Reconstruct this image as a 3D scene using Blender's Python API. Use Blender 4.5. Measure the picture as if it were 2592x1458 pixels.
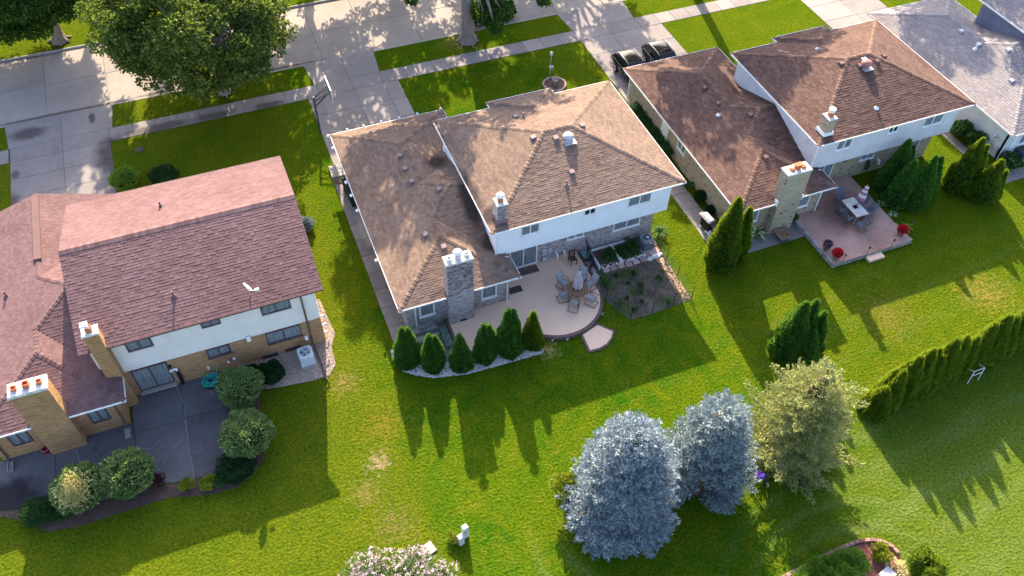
import bpy, math, random
import numpy as np
from mathutils import Vector, Matrix
random.seed(7); RNG = np.random.default_rng(7)
for o in list(bpy.data.objects): bpy.data.objects.remove(o)
SC = bpy.context.scene
COL = SC.collection

# ------------------------------------------------------------------ camera, sky, sun, exposure
YAW, PITCH, ROLL = math.radians(22.728), math.radians(49.817), math.radians(1.688)
CAM = Vector((0, 0, 40.0))
fw = Vector((math.sin(YAW)*math.cos(PITCH), math.cos(YAW)*math.cos(PITCH), -math.sin(PITCH)))
rt = Vector((math.cos(YAW), -math.sin(YAW), 0)); up = rt.cross(fw)
r2 = math.cos(ROLL)*rt + math.sin(ROLL)*up; u2 = -math.sin(ROLL)*rt + math.cos(ROLL)*up
cd = bpy.data.cameras.new('camera'); cam = bpy.data.objects.new('camera', cd); COL.objects.link(cam)
cam.matrix_world = Matrix(((r2.x, u2.x, -fw.x, CAM.x), (r2.y, u2.y, -fw.y, CAM.y), (r2.z, u2.z, -fw.z, CAM.z), (0, 0, 0, 1)))
cd.sensor_width = 36.0; cd.lens = 2139.7/2592*36; cd.clip_start = 0.5; cd.clip_end = 2000
SC.camera = cam
SUNV = Vector((2.15, 9.4, 5.25)).normalized()          # towards the sun
w = bpy.data.worlds.new('World'); SC.world = w; w.use_nodes = True
wn = w.node_tree.nodes; wl = w.node_tree.links
sky = wn.new('ShaderNodeTexSky'); sky.sky_type = 'NISHITA'; sky.sun_disc = False
sky.sun_elevation = math.asin(SUNV.z); sky.sun_rotation = math.atan2(SUNV.x, SUNV.y)
sky.air_density = 0.8; sky.dust_density = 2.6; sky.ozone_density = 0.5
bg = wn['Background']; bg.inputs['Strength'].default_value = 0.15
wl.new(sky.outputs[0], bg.inputs['Color'])
sl = bpy.data.lights.new('sun', 'SUN'); sl.energy = 4.6; sl.angle = math.radians(0.5); sl.color = (1.0, 0.82, 0.57)
so = bpy.data.objects.new('sun', sl); COL.objects.link(so); so.location = (10, 60, 60)
so.rotation_euler = SUNV.to_track_quat('Z', 'Y').to_euler()
SC.view_settings.view_transform = 'Standard'; SC.view_settings.look = 'None'
SC.view_settings.exposure = 1.95; SC.view_settings.gamma = 1.0; SC.view_settings.use_curve_mapping = False
SC.render.engine = 'CYCLES'

# ------------------------------------------------------------------ materials
MATS = {}
def mat(name, c1, c2=None, rough=.85, n=((3., 1., 4),), isl=0., obj=0., bump=None, metal=0., spec=.12, trans=0.,
        blobs=None, bcol=None, ramp=(.3, .7), stretch=None, c3=None, c3w=.0, emit=None, alpha=None, tw=None):
    """principled material: c1..c2 mixed by world-space noise, per-piece random and stains of their own shape"""
    m = bpy.data.materials.new(name); m.use_nodes = True; MATS[name] = m
    N = m.node_tree.nodes; L = m.node_tree.links
    bs = N['Principled BSDF']; out = N['Material Output']
    bs.inputs['Roughness'].default_value = rough; bs.inputs['Metallic'].default_value = metal
    bs.inputs['Specular IOR Level'].default_value = spec
    c2 = c2 or c1
    geo = N.new('ShaderNodeNewGeometry'); pos = geo.outputs['Position']
    if stretch:
        mp = N.new('ShaderNodeMapping'); mp.inputs['Scale'].default_value = stretch[:3]
        if len(stretch) > 3: mp.inputs['Rotation'].default_value = (0, 0, stretch[3])
        L.new(pos, mp.inputs['Vector']); pos = mp.outputs[0]
    def math_(op, a, b):
        q = N.new('ShaderNodeMath'); q.operation = op
        for i, v in enumerate((a, b)):
            if hasattr(v, 'links'): L.new(v, q.inputs[i])
            else: q.inputs[i].default_value = v
        return q.outputs[0]
    acc = None
    def add(v):
        nonlocal acc
        acc = v if acc is None else math_('ADD', acc, v)
    tot = sum(x[1] for x in n)+isl+obj
    for sc, wt, det in n:
        t = N.new('ShaderNodeTexNoise'); t.inputs['Scale'].default_value = sc; t.inputs['Detail'].default_value = det
        L.new(pos, t.inputs['Vector']); add(math_('MULTIPLY', t.outputs[0], wt/tot))
    if isl: add(math_('MULTIPLY', geo.outputs['Random Per Island'], isl/tot))
    if obj:
        oi = N.new('ShaderNodeObjectInfo'); add(math_('MULTIPLY', oi.outputs['Random'], obj/tot))
    mr = N.new('ShaderNodeMapRange'); mr.inputs[1].default_value = ramp[0]; mr.inputs[2].default_value = ramp[1]
    L.new(acc, mr.inputs[0])
    def mix(f, a, b):
        q = N.new('ShaderNodeMix'); q.data_type = 'RGBA'
        for i, v in ((0, f), (6, a), (7, b)):
            if hasattr(v, 'links'): L.new(v, q.inputs[i])
            elif isinstance(v, (int, float)): q.inputs[i].default_value = v
            else: q.inputs[i].default_value = (*v, 1)
        return q.outputs[2]
    col = mix(mr.outputs[0], c1, c2)
    if c3:
        gr = N.new('ShaderNodeMath'); gr.operation = 'LESS_THAN'; gr.inputs[1].default_value = c3w
        if isl: L.new(geo.outputs['Random Per Island'], gr.inputs[0])
        else:
            oi = N.new('ShaderNodeObjectInfo'); L.new(oi.outputs['Random'], gr.inputs[0])
        col = mix(gr.outputs[0], col, c3)
    if blobs:
        bt = N.new('ShaderNodeTexNoise'); bt.inputs['Scale'].default_value = 1.6; bt.inputs['Detail'].default_value = 5
        L.new(geo.outputs['Position'], bt.inputs['Vector'])
        msk = None
        for bx, by, rx, ry in blobs:
            mp = N.new('ShaderNodeMapping'); mp.vector_type = 'POINT'
            mp.inputs['Location'].default_value = (-bx/rx, -by/ry, 0); mp.inputs['Scale'].default_value = (1/rx, 1/ry, 0)
            L.new(geo.outputs['Position'], mp.inputs['Vector'])
            ln = N.new('ShaderNodeVectorMath'); ln.operation = 'LENGTH'; L.new(mp.outputs[0], ln.inputs[0])
            v = math_('SUBTRACT', 1.25, ln.outputs['Value'])
            msk = v if msk is None else math_('MAXIMUM', msk, v)
        v = math_('ADD', msk, math_('MULTIPLY', bt.outputs[0], .9))
        mr2 = N.new('ShaderNodeMapRange'); mr2.inputs[1].default_value = .5; mr2.inputs[2].default_value = 1.12
        L.new(v, mr2.inputs[0]); col = mix(mr2.outputs[0], col, bcol)
    L.new(col, bs.inputs['Base Color'])
    if bump:
        b = N.new('ShaderNodeBump'); b.inputs['Strength'].default_value = bump[1]; b.inputs['Distance'].default_value = bump[2] if len(bump) > 2 else .03
        t = N.new('ShaderNodeTexNoise'); t.inputs['Scale'].default_value = bump[0]; t.inputs['Detail'].default_value = 6
        L.new(pos, t.inputs['Vector']); L.new(t.outputs[0], b.inputs['Height']); L.new(b.outputs[0], bs.inputs['Normal'])
    if trans:
        tr = N.new('ShaderNodeBsdfTranslucent'); ms = N.new('ShaderNodeMixShader'); ms.inputs[0].default_value = trans
        tc = mix(.5, col, tw or c2); L.new(tc, tr.inputs['Color'])
        L.new(bs.outputs[0], ms.inputs[1]); L.new(tr.outputs[0], ms.inputs[2]); L.new(ms.outputs[0], out.inputs['Surface'])
    if alpha is not None:
        tp = N.new('ShaderNodeBsdfTransparent'); ms = N.new('ShaderNodeMixShader'); ms.inputs[0].default_value = alpha
        L.new(tp.outputs[0], ms.inputs[1]); L.new(bs.outputs[0], ms.inputs[2]); L.new(ms.outputs[0], out.inputs['Surface'])
    return m
def leafmat(name, c1, c2, isl=.8, trans=.3, c3=None, c3w=0., rough=.6, ns=.8, tw=None):
    return mat(name, c1, c2, rough=rough, n=((ns, .5, 3),), isl=isl, ramp=(.25, .75), trans=trans, spec=.1, c3=c3, c3w=c3w, tw=tw)

# ------------------------------------------------------------------ mesh builders
ORG = {}     # world origin of each object (no object that is a parent here is rotated while it is being built)
def link(name, data, parent, org):
    o = bpy.data.objects.new(name, data); COL.objects.link(o)
    org = Vector(org); ORG[o] = org
    if parent is not None:
        o.parent = parent; o.location = org-ORG[parent]
    else: o.location = org
    return o
def tag(o, label=None, cat=None, group=None, kind=None):
    if label: o['label'] = label
    if cat: o['category'] = cat
    if group: o['group'] = group
    if kind: o['kind'] = kind
    return o
def thing(name, label, cat, loc=(0, 0, 0), group=None):
    o = link(name, None, None, loc); o.empty_display_size = .2
    return tag(o, label, cat, group)
def copy_tree(src, loc=None, rz=None, label=None, scale=None):
    c = src.copy(); COL.objects.link(c); ORG[c] = Vector(loc) if loc else ORG[src]
    if loc is not None: c.location = loc
    if rz is not None: c.rotation_euler = (0, 0, rz)
    if scale is not None: c.scale = scale
    if label: c['label'] = label
    def rec(a, b):
        for ch in list(a.children):
            d = ch.copy(); COL.objects.link(d); d.parent = b; rec(ch, d)
    rec(src, c)
    return c
def np_mesh(name, V, faces_idx, starts, totals, mat_=None, smooth=False):
    me = bpy.data.meshes.new(name)
    V = np.ascontiguousarray(V, dtype=np.float32).reshape(-1, 3)
    me.vertices.add(len(V)); me.vertices.foreach_set('co', V.ravel())
    me.loops.add(len(faces_idx)); me.loops.foreach_set('vertex_index', np.asarray(faces_idx, dtype=np.int32))
    me.polygons.add(len(starts)); me.polygons.foreach_set('loop_start', np.asarray(starts, dtype=np.int32))
    me.polygons.foreach_set('loop_total', np.asarray(totals, dtype=np.int32))
    me.update(calc_edges=True)
    me.polygons.foreach_set('use_smooth', np.full(len(starts), bool(smooth), dtype=bool))
    if mat_: me.materials.append(mat_)
    return me
def multi(name, V, tmpl, mat_=None, smooth=False):
    """n copies of a k-vertex template; V is (n,k,3)"""
    V = np.asarray(V, dtype=np.float32); n, k = V.shape[:2]
    fl = [i for f in tmpl for i in f]; tot = [len(f) for f in tmpl]
    base = (np.arange(n)*k)[:, None]
    idx = (np.array(fl)[None, :]+base).ravel()
    totals = np.tile(tot, n); starts = np.concatenate(([0], np.cumsum(totals)[:-1]))
    return np_mesh(name, V.reshape(-1, 3), idx, starts, totals, mat_, smooth)
class MB:
    def __init__(s): s.v = []; s.f = []; s.mi = []; s.cur = 0
    def m(s, i): s.cur = i; return s
    def add(s, vs, fs):
        b = len(s.v); s.v += [tuple(x) for x in vs]; s.f += [tuple(i+b for i in f) for f in fs]; s.mi += [s.cur]*len(fs); return s
    def box(s, c, d, rz=0., bev=0., T=None):
        x, y, z = d[0]/2, d[1]/2, d[2]/2
        if bev:
            b = min(bev, x*.6, y*.6, z*.9)
            vs = []
            for zz, k in ((-z, 0), (z-b, 0), (z, b)):
                vs += [(-x+k, -y+k, zz), (x-k, -y+k, zz), (x-k, y-k, zz), (-x+k, y-k, zz)]
            fs = [(3, 2, 1, 0), (8, 9, 10, 11)]
            for r in (0, 4):
                for i in range(4): j = (i+1) % 4; fs.append((r+i, r+j, r+4+j, r+4+i))
        else:
            vs = [(-x, -y, -z), (x, -y, -z), (x, y, -z), (-x, y, -z), (-x, -y, z), (x, -y, z), (x, y, z), (-x, y, z)]
            fs = [(3, 2, 1, 0), (4, 5, 6, 7), (0, 1, 5, 4), (1, 2, 6, 5), (2, 3, 7, 6), (3, 0, 4, 7)]
        if T is not None: vs = [T @ Vector(v) for v in vs]
        else:
            co, si = math.cos(rz), math.sin(rz)
            vs = [(c[0]+a*co-b_*si, c[1]+a*si+b_*co, c[2]+h) for a, b_, h in vs]
        return s.add(vs, fs)
    def prism(s, poly, z0, z1, bev=0.):
        n = len(poly); vs = [(p[0], p[1], z0) for p in poly]
        if bev:
            cx = sum(p[0] for p in poly)/n; cy = sum(p[1] for p in poly)/n
            vs += [(p[0], p[1], z1-bev) for p in poly]
            ins = []
            for p in poly:
                d = math.hypot(p[0]-cx, p[1]-cy) or 1; k = 1-bev*1.4/d; ins.append((cx+(p[0]-cx)*k, cy+(p[1]-cy)*k, z1))
            vs += ins; rings = (0, n)
        else: vs += [(p[0], p[1], z1) for p in poly]; rings = (0,)
        fs = [tuple(range(n-1, -1, -1)), tuple(len(vs)-n+i for i in range(n))]
        for r in rings:
            for i in range(n): j = (i+1) % n; fs.append((r+i, r+j, r+n+j, r+n+i))
        return s.add(vs, fs)
    def tube(s, pts, rad, n=8, cap=True):
        pts = [Vector(p) for p in pts]; rad = [rad]*len(pts) if isinstance(rad, (int, float)) else rad
        vs = []; t0 = None
        for i, p in enumerate(pts):
            d = (pts[min(i+1, len(pts)-1)]-pts[max(i-1, 0)]).normalized()
            if t0 is None:
                a = Vector((0, 0, 1)) if abs(d.z) < .9 else Vector((1, 0, 0)); t0 = d.cross(a).normalized()
            t0 = (t0-d*t0.dot(d)).normalized(); b = d.cross(t0)
            for k in range(n):
                an = 2*math.pi*k/n; vs.append(p+(t0*math.cos(an)+b*math.sin(an))*rad[i])
        fs = []
        for i in range(len(pts)-1):
            for k in range(n): j = (k+1) % n; fs.append((i*n+k, i*n+j, i*n+n+j, i*n+n+k))
        if cap: fs += [tuple(range(n-1, -1, -1)), tuple((len(pts)-1)*n+k for k in range(n))]
        return s.add(vs, fs)
    def lathe(s, c, prof, n=16, sx=1., sy=1.):
        vs = []; fs = []
        for r, z in prof:
            for k in range(n):
                a = 2*math.pi*k/n; vs.append((c[0]+r*math.cos(a)*sx, c[1]+r*math.sin(a)*sy, c[2]+z))
        m_ = len(prof)
        for i in range(m_-1):
            for k in range(n): j = (k+1) % n; fs.append((i*n+k, i*n+j, i*n+n+j, i*n+n+k))
        fs += [tuple(range(n-1, -1, -1)), tuple((m_-1)*n+k for k in range(n))]
        return s.add(vs, fs)
    def poly(s, pts): return s.add(pts, [tuple(range(len(pts)))])
    def strip(s, rows):
        n = len(rows[0]); vs = [p for r in rows for p in r]
        return s.add(vs, [(i*n+k, i*n+k+1, i*n+n+k+1, i*n+n+k) for i in range(len(rows)-1) for k in range(n-1)])
    def build(s, name, mats, parent=None, smooth=False, org=None, kind=None):
        A = np.array(s.v)
        if org is None:
            lo, hi = A.min(0), A.max(0); org = ((lo[0]+hi[0])/2, (lo[1]+hi[1])/2, lo[2])
        me = bpy.data.meshes.new(name)
        me.from_pydata([tuple(x) for x in (A-np.array(org))], [], s.f)
        mats = mats if isinstance(mats, (list, tuple)) else [mats]
        for x in mats: me.materials.append(x)
        if len(mats) > 1: me.polygons.foreach_set('material_index', s.mi)
        if smooth: me.polygons.foreach_set('use_smooth', [True]*len(s.f))
        me.update()
        o = link(name, me, parent, org)
        if kind: o['kind'] = kind
        return o
def put_mesh(name, me, parent, org=(0, 0, 0)): return link(name, me, parent, org)

# ------------------------------------------------------------------ palette
GRASS_B = [( 4.0, 20.2, .75, .9), (3.4, 18.9, .4, .5)]
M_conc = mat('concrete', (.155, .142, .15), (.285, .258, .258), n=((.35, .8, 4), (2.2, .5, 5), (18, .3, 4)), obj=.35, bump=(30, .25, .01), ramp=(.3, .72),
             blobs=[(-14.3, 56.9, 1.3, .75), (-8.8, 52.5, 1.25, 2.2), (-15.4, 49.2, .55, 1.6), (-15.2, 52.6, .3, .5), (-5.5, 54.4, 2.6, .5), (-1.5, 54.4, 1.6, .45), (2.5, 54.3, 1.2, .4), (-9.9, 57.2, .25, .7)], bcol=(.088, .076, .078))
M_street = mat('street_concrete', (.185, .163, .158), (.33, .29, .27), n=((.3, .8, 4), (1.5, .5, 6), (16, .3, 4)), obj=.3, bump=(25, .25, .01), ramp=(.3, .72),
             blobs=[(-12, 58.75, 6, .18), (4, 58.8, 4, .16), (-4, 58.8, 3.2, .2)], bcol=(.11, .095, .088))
M_joint = mat('joint_soil', (.05, .045, .04), (.09, .08, .07), n=((6, 1, 4),))
M_kerb = mat('kerb_concrete', (.25, .23, .215), (.36, .335, .315), n=((2, 1, 5),), obj=.3)
M_white = mat('white_trim', (.74, .74, .76), (.82, .82, .84), rough=.45, n=((2, 1, 3),))
M_whitem = mat('white_metal', (.78, .78, .8), (.85, .85, .86), rough=.35, n=((5, 1, 3),))
M_glass = mat('window_glass', (.02, .03, .035), (.03, .045, .05), rough=.06, spec=.6, alpha=.36)
M_curtain = mat('curtain', (.26, .31, .36), (.60, .65, .68), n=((7, 1, 2),), stretch=(3, 3, .2))
M_dark = mat('dark_interior', (.02, .02, .025), (.04, .04, .045))
M_mulch = mat('mulch', (.07, .045, .04), (.16, .10, .085), n=((9, 1, 5), (1.2, .5, 3)), bump=(30, .9, .05))
M_soil = mat('garden_soil', (.055, .043, .036), (.19, .155, .135), n=((1.0, .8, 5), (6, .6, 5), (25, .5, 3)), bump=(9, 1., .08), ramp=(.36, .66), blobs=[(18.7, 29.6, .5, .9), (20.3, 29.7, .9, .35), (18.9, 27.3, .45, .8), (21.6, 26.9, .7, .3), (20.0, 28.2, .3, .5)], bcol=(.055, .085, .02))
M_terra = mat('terracotta', (.42, .14, .07), (.52, .2, .1), n=((5, 1, 3),))
M_black = mat('black_metal', (.012, .012, .014), (.02, .02, .024), rough=.45, n=((5, 1, 2),))
M_galv = mat('galvanised_metal', (.42, .44, .48), (.58, .6, .64), rough=.4, n=((4, 1, 3),), metal=.5)
M_bark = mat('bark', (.16, .13, .115), (.34, .29, .26), n=((3, .6, 5), (14, .8, 4)), bump=(14, 1., .06), stretch=(1, 1, .25))
M_wood = mat('old_wood', (.14, .10, .07), (.26, .2, .15), n=((5, 1, 5),), stretch=(1, 1, 1), obj=.3)
# ------------------------------------------------------------------ lawn material
def grass_mat():
    m = bpy.data.materials.new('lawn_grass'); m.use_nodes = True
    N = m.node_tree.nodes; L = m.node_tree.links; bs = N['Principled BSDF']
    bs.inputs['Roughness'].default_value = .9; bs.inputs['Specular IOR Level'].default_value = .0
    pos = N.new('ShaderNodeNewGeometry').outputs['Position']
    def noise(sc, det=4, st=None, dist=0.):
        t = N.new('ShaderNodeTexNoise'); t.inputs['Scale'].default_value = sc; t.inputs['Detail'].default_value = det; t.inputs['Distortion'].default_value = dist
        p = pos
        if st:
            mp = N.new('ShaderNodeMapping'); mp.inputs['Scale'].default_value = st[:3]; mp.inputs['Rotation'].default_value = (0, 0, st[3]); L.new(pos, mp.inputs[0]); p = mp.outputs[0]
        L.new(p, t.inputs['Vector']); return t.outputs[0]
    def mt(op, a, b=0., c=None):
        q = N.new('ShaderNodeMath'); q.operation = op
        for i, v in enumerate((a, b, c)):
            if v is None: continue
            if hasattr(v, 'links'): L.new(v, q.inputs[i])
            else: q.inputs[i].default_value = v
        return q.outputs[0]
    def rng(v, a, b, c=0., d=1.):
        q = N.new('ShaderNodeMapRange'); L.new(v, q.inputs[0])
        for i, x in enumerate((a, b, c, d)): q.inputs[i+1].default_value = x
        return q.outputs[0]
    def mix(f, a, b, bt='MIX'):
        q = N.new('ShaderNodeMix'); q.data_type = 'RGBA'; q.blend_type = bt
        for i, v in ((0, f), (6, a), (7, b)):
            if hasattr(v, 'links'): L.new(v, q.inputs[i])
            elif isinstance(v, (int, float)): q.inputs[i].default_value = v
            else: q.inputs[i].default_value = (*v, 1)
        return q.outputs[2]
    def dist(x, y, sx=1., sy=1.):
        mp = N.new('ShaderNodeMapping'); mp.inputs['Location'].default_value = (-x*sx, -y*sy, 0); mp.inputs['Scale'].default_value = (sx, sy, 0)
        L.new(pos, mp.inputs[0]); q = N.new('ShaderNodeVectorMath'); q.operation = 'LENGTH'; L.new(mp.outputs[0], q.inputs[0]); return q.outputs['Value']
    sp0 = N.new('ShaderNodeSeparateXYZ'); L.new(pos, sp0.inputs[0]); sep0, sepy = sp0.outputs['X'], sp0.outputs['Y']
    big = noise(.16, 5, dist=.6); mid = noise(.8, 6, dist=.8); fine = noise(7, 8); vf = noise(20, 6)
    col = mix(rng(big, .22, .78), (.018, .070, .003), (.044, .092, .003))
    col = mix(rng(mid, .32, .80), col, (.084, .108, .004))
    col = mix(rng(noise(2.2, 6, dist=1.), .60, .78, 0, .75), col, (.125, .105, .016))
    lot = rng(mt('ADD', sep0, mt('MULTIPLY', noise(.6, 3), 1.5)), 3.6, 5.4)
    col = mix(mt('MULTIPLY', mt('SUBTRACT', 1., lot), .38), col, (.090, .098, .007))
    lot3 = mt('MULTIPLY', rng(mt('ADD', sep0, mt('MULTIPLY', noise(.6, 3), 1.5)), 23.8, 25.2), rng(sepy, 15., 17.))
    col = mix(mt('MULTIPLY', lot3, .35), col, (.080, .098, .005))
    # mown streaks: real lanes of bent grass round the beds and along the east lawn
    sep = N.new('ShaderNodeSeparateXYZ'); L.new(pos, sep.inputs[0])
    wob = mt('MULTIPLY', noise(.5, 3), .8)
    d1 = dist(22.0, 5.2); r1 = mt('SINE', mt('MULTIPLY', mt('ADD', d1, wob), 4.6))
    k1 = mt('MULTIPLY', rng(r1, -.1, 1.2), mt('MULTIPLY', rng(d1, 9.2, 7.2), rng(d1, 3.6, 4.4)))
    d2 = dist(12.6, 14.6); r2_ = mt('SINE', mt('MULTIPLY', mt('ADD', d2, wob), 4.0))
    k2 = mt('MULTIPLY', rng(r2_, -.1, 1.2), mt('MULTIPLY', rng(d2, 6.4, 4.6), mt('MULTIPLY', rng(sep.outputs['Y'], 17, 14), rng(sep.outputs['X'], 13, 10))))
    ly = mt('SUBTRACT', sep.outputs['Y'], mt('MULTIPLY', sep.outputs['X'], .10))
    st = mt('SINE', mt('MULTIPLY', mt('ADD', ly, mt('MULTIPLY', noise(.22, 4), 2.0)), 3.0))
    k3 = mt('MULTIPLY', rng(st, -.2, 1.3), mt('MULTIPLY', rng(sep.outputs['X'], 21, 26), rng(sep.outputs['Y'], 17, 14.5)))
    k4 = mt('MULTIPLY', rng(st, .3, 1., 0, .28), mt('MULTIPLY', rng(sep.outputs['X'], 22, 26), mt('MULTIPLY', rng(sep.outputs['Y'], 26, 23), rng(sep.outputs['Y'], 16, 18))))
    ks = mt('MINIMUM', mt('ADD', mt('ADD', k1, k2), mt('ADD', k3, k4)), 1.)
    east = mt('MULTIPLY', rng(sep.outputs['X'], 18, 30), rng(sep.outputs['Y'], 17, 13))
    col = mix(mt('MULTIPLY', east, .75), col, (.082, .118, .016))
    col = mix(mt('MULTIPLY', ks, mt('MULTIPLY', mt('MULTIPLY_ADD', noise(3., 6), .9, .0), rng(noise(.35, 4), .35, .62, .25, 1.))), col, (.115, .155, .045))
    # bare and dry spots
    for x, y, r, cc in ((2.1, 22.5, .75, (.26,.19,.11)), (1.1, 21.0, 1.0, (.14,.12,.035)), (1.9, 18.8, 1.2, (.125,.11,.03)), (3.0, 24.5, 1.6, (.12,.105,.012)), (40.6, 20.4, 2.0, (.17,.135,.03)), (33.7, 21.0, 2.0, (.125,.11,.022)), (1.6, 28.0, 1.0, (.17,.13,.04)), (13.3, 26.0, .7, (.30, .22, .09)), (18.6, 57.4, 1.6, (.16, .12, .05))):
        q = rng(mt('ADD', mt('SUBTRACT', 1., mt('DIVIDE', dist(x, y), r*1.25)), mt('MULTIPLY', mt('SUBTRACT', noise(3.4, 8), .5), 3.4)), .2, 1.25)
        col = mix(mt('MULTIPLY', q, .9), col, cc)
    col = mix(mt('MULTIPLY', rng(noise(13, 4), .60, .74), mt('MULTIPLY_ADD', rng(noise(.5, 4), .4, .7), .45, .12)), col, (.24, .235, .10))
    # tufts
    bright = mt('ADD', mt('MULTIPLY', rng(fine, .3, .7, .0, 1.), .8), mt('MULTIPLY', rng(vf, .3, .7), .5))
    val = N.new('ShaderNodeHueSaturation'); L.new(col, val.inputs['Color']); L.new(mt('MULTIPLY_ADD', bright, 1.0, .38), val.inputs['Value'])
    L.new(val.outputs[0], bs.inputs['Base Color'])
    b = N.new('ShaderNodeBump'); b.inputs['Strength'].default_value = .9; b.inputs['Distance'].default_value = .11
    L.new(mt('ADD', fine, mt('MULTIPLY', vf, .6)), b.inputs['Height']); L.new(b.outputs[0], bs.inputs['Normal'])
    return m
M_grass = grass_mat()

# ------------------------------------------------------------------ setting
KN, KF = 58.42, 67.0          # near and far kerb
def rect(mb, x0, x1, y0, y1, z): mb.poly([(x0, y0, z), (x1, y0, z), (x1, y1, z), (x0, y1, z)])
g = MB(); rect(g, -400, 400, -400, KN-.15, 0); rect(g, -400, 400, KF+.15, 500, 0)
lawn = tag(g.build('lawn', M_grass, org=(0, 0, 0)), 'mown green lawn around the houses and along the street', kind='structure')
g = MB(); rect(g, -400, 400, KN-.2, KF+.2, -.17)
street = tag(g.build('street', M_joint, org=(0, 60, -.17)), 'pale concrete street with slab joints', kind='structure')
def slab(parent, poly, z0, z1, m, name='slab', gap=.012, bev=.012):
    cx = sum(p[0] for p in poly)/len(poly); cy = sum(p[1] for p in poly)/len(poly)
    q = [(p[0]+math.copysign(gap, cx-p[0]), p[1]+math.copysign(gap, cy-p[1])) for p in poly]
    return MB().prism(q, z0, z1, bev).build(name, m, parent)
def R4(x0, x1, y0, y1): return [(x0, y0), (x1, y0), (x1, y1), (x0, y1)]
sx = [-60+4.12*i for i in range(12)]; sx = [x for x in sx if x < -18]+[-17.2, -13, -8.6, -4.5, -.4, 3.7, 7.7, 11.7, 15.9, 20.0, 24.1, 28.1, 32.3, 36.4, 40.5, 44.7, 48.8, 53, 57, 61, 65, 69, 73, 77]
for a, b in zip(sx[:-1], sx[1:]):
    slab(street, R4(a, b, KN+.02, 62.75), -.17, -.12+random.uniform(-.004, .004), M_street)
    slab(street, R4(a, b, 62.75, KF-.02), -.17, -.12+random.uniform(-.004, .004), M_street)
    for y in (KN-.07, KF+.07):
        MB().box(((a+b)/2, y, -.075), (b-a-.02, .15, .17), bev=.03).build('kerb', M_kerb, street)
def structure(name, label, org): return tag(link(name, None, None, org), label, kind='structure')
g = MB(); rect(g, -60, 77, 54.0, 55.55, .006)
walk = tag(g.build('sidewalk', M_joint, org=(0, 54.8, 0)), 'concrete sidewalk of square slabs', kind='structure')
for xa, xb in ((-60, -15.6), (-8.85, 5.45), (12.5, 28.1), (35.6, 48.95), (55.55, 76)):
    n = round((xb-xa)/1.53); d_ = (xb-xa)/n
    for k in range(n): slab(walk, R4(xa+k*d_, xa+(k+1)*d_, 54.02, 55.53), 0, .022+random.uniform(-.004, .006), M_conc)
def driveway(label, cols, rows, apron):
    g = MB(); rect(g, cols[0], cols[-1], rows[0], rows[-1], .005); rect(g, apron[0], apron[-1], rows[-1], KN-.1, .005)
    d = tag(g.build('driveway', M_joint, org=((cols[0]+cols[-1])/2, rows[0], 0)), label, kind='structure')
    for a, b in zip(cols[:-1], cols[1:]):
        for c, e in zip(rows[:-1], rows[1:]): slab(d, R4(a, b, c, e), 0, .02+random.uniform(-.004, .006), M_conc)
    for a, b in zip(apron[:-1], apron[1:]):
        fl = .25
        slab(d, [(a, rows[-1]), (b, rows[-1]), (b+(fl if b == apron[-1] else 0), KN-.02), (a-(fl if a == apron[0] else 0), KN-.02)], -.06, .02, M_conc)
    return d
driveway('wide driveway with dark wet stains beside the pink roofed house', (-15.5, -12.05, -8.85), (43.5, 46, 48.1, 50.1, 52.1, 54, 55.55), (-15.6, -12.05, -8.6))
driveway('driveway with basketball hoop at its edge', (5.45, 6.35, 9.0, 11.35, 12.5), (44.5, 47.2, 49.5, 51.8, 54, 55.55), (6.25, 9.0, 11.45))
driveway('driveway where two black cars are parked', (28.1, 30.95, 33.75, 35.6), (44.5, 47.2, 49.5, 51.8, 54, 55.55), (28.05, 30.95, 33.8))
driveway('driveway leading to the grey roofed house', (48.95, 52.2, 55.55), (44.5, 47.2, 49.5, 51.8, 54, 55.55), (48.95, 52.2, 55.6))
# side paths
def path(label, x0, x1, ys, m=M_conc, name='path'):
    g = MB(); rect(g, x0, x1, ys[0], ys[-1], .005)
    d = tag(g.build(name, M_joint, org=((x0+x1)/2, ys[0], 0)), label, kind='structure')
    for a, b in zip(ys[:-1], ys[1:]): slab(d, R4(x0, x1, a, b), 0, .02+random.uniform(-.004, .006), m)
    return d
M_pathd = mat('old_concrete', (.13, .115, .115), (.27, .245, .235), n=((.5, 1, 4), (3, .6, 5), (20, .3, 3)), obj=.3, bump=(30, .3, .01),
              blobs=[(5.9, 39.2, .45, 1.6)], bcol=(.36, .32, .28))
path('concrete side path below the brown shingle roof', 5.02, 6.15, [27.9+1.5*i for i in range(13)], M_pathd)
path('dark side path with the gas grill on it', 26.35, 27.6, [28.6, 30.2, 31.8, 33.4, 35, 36.6, 38.2, 39.8, 41.4, 43, 44.5], M_pathd)
path('concrete side path beside the white wall', 48.35, 49.1, [30.9, 32.4, 33.9, 35.4, 36.9, 38.4, 40, 41.5, 43, 44.5], M_pathd)
path('grey concrete pad behind the white walled house', 48.6, 56, [27.95, 28.9], M_pathd)
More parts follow.
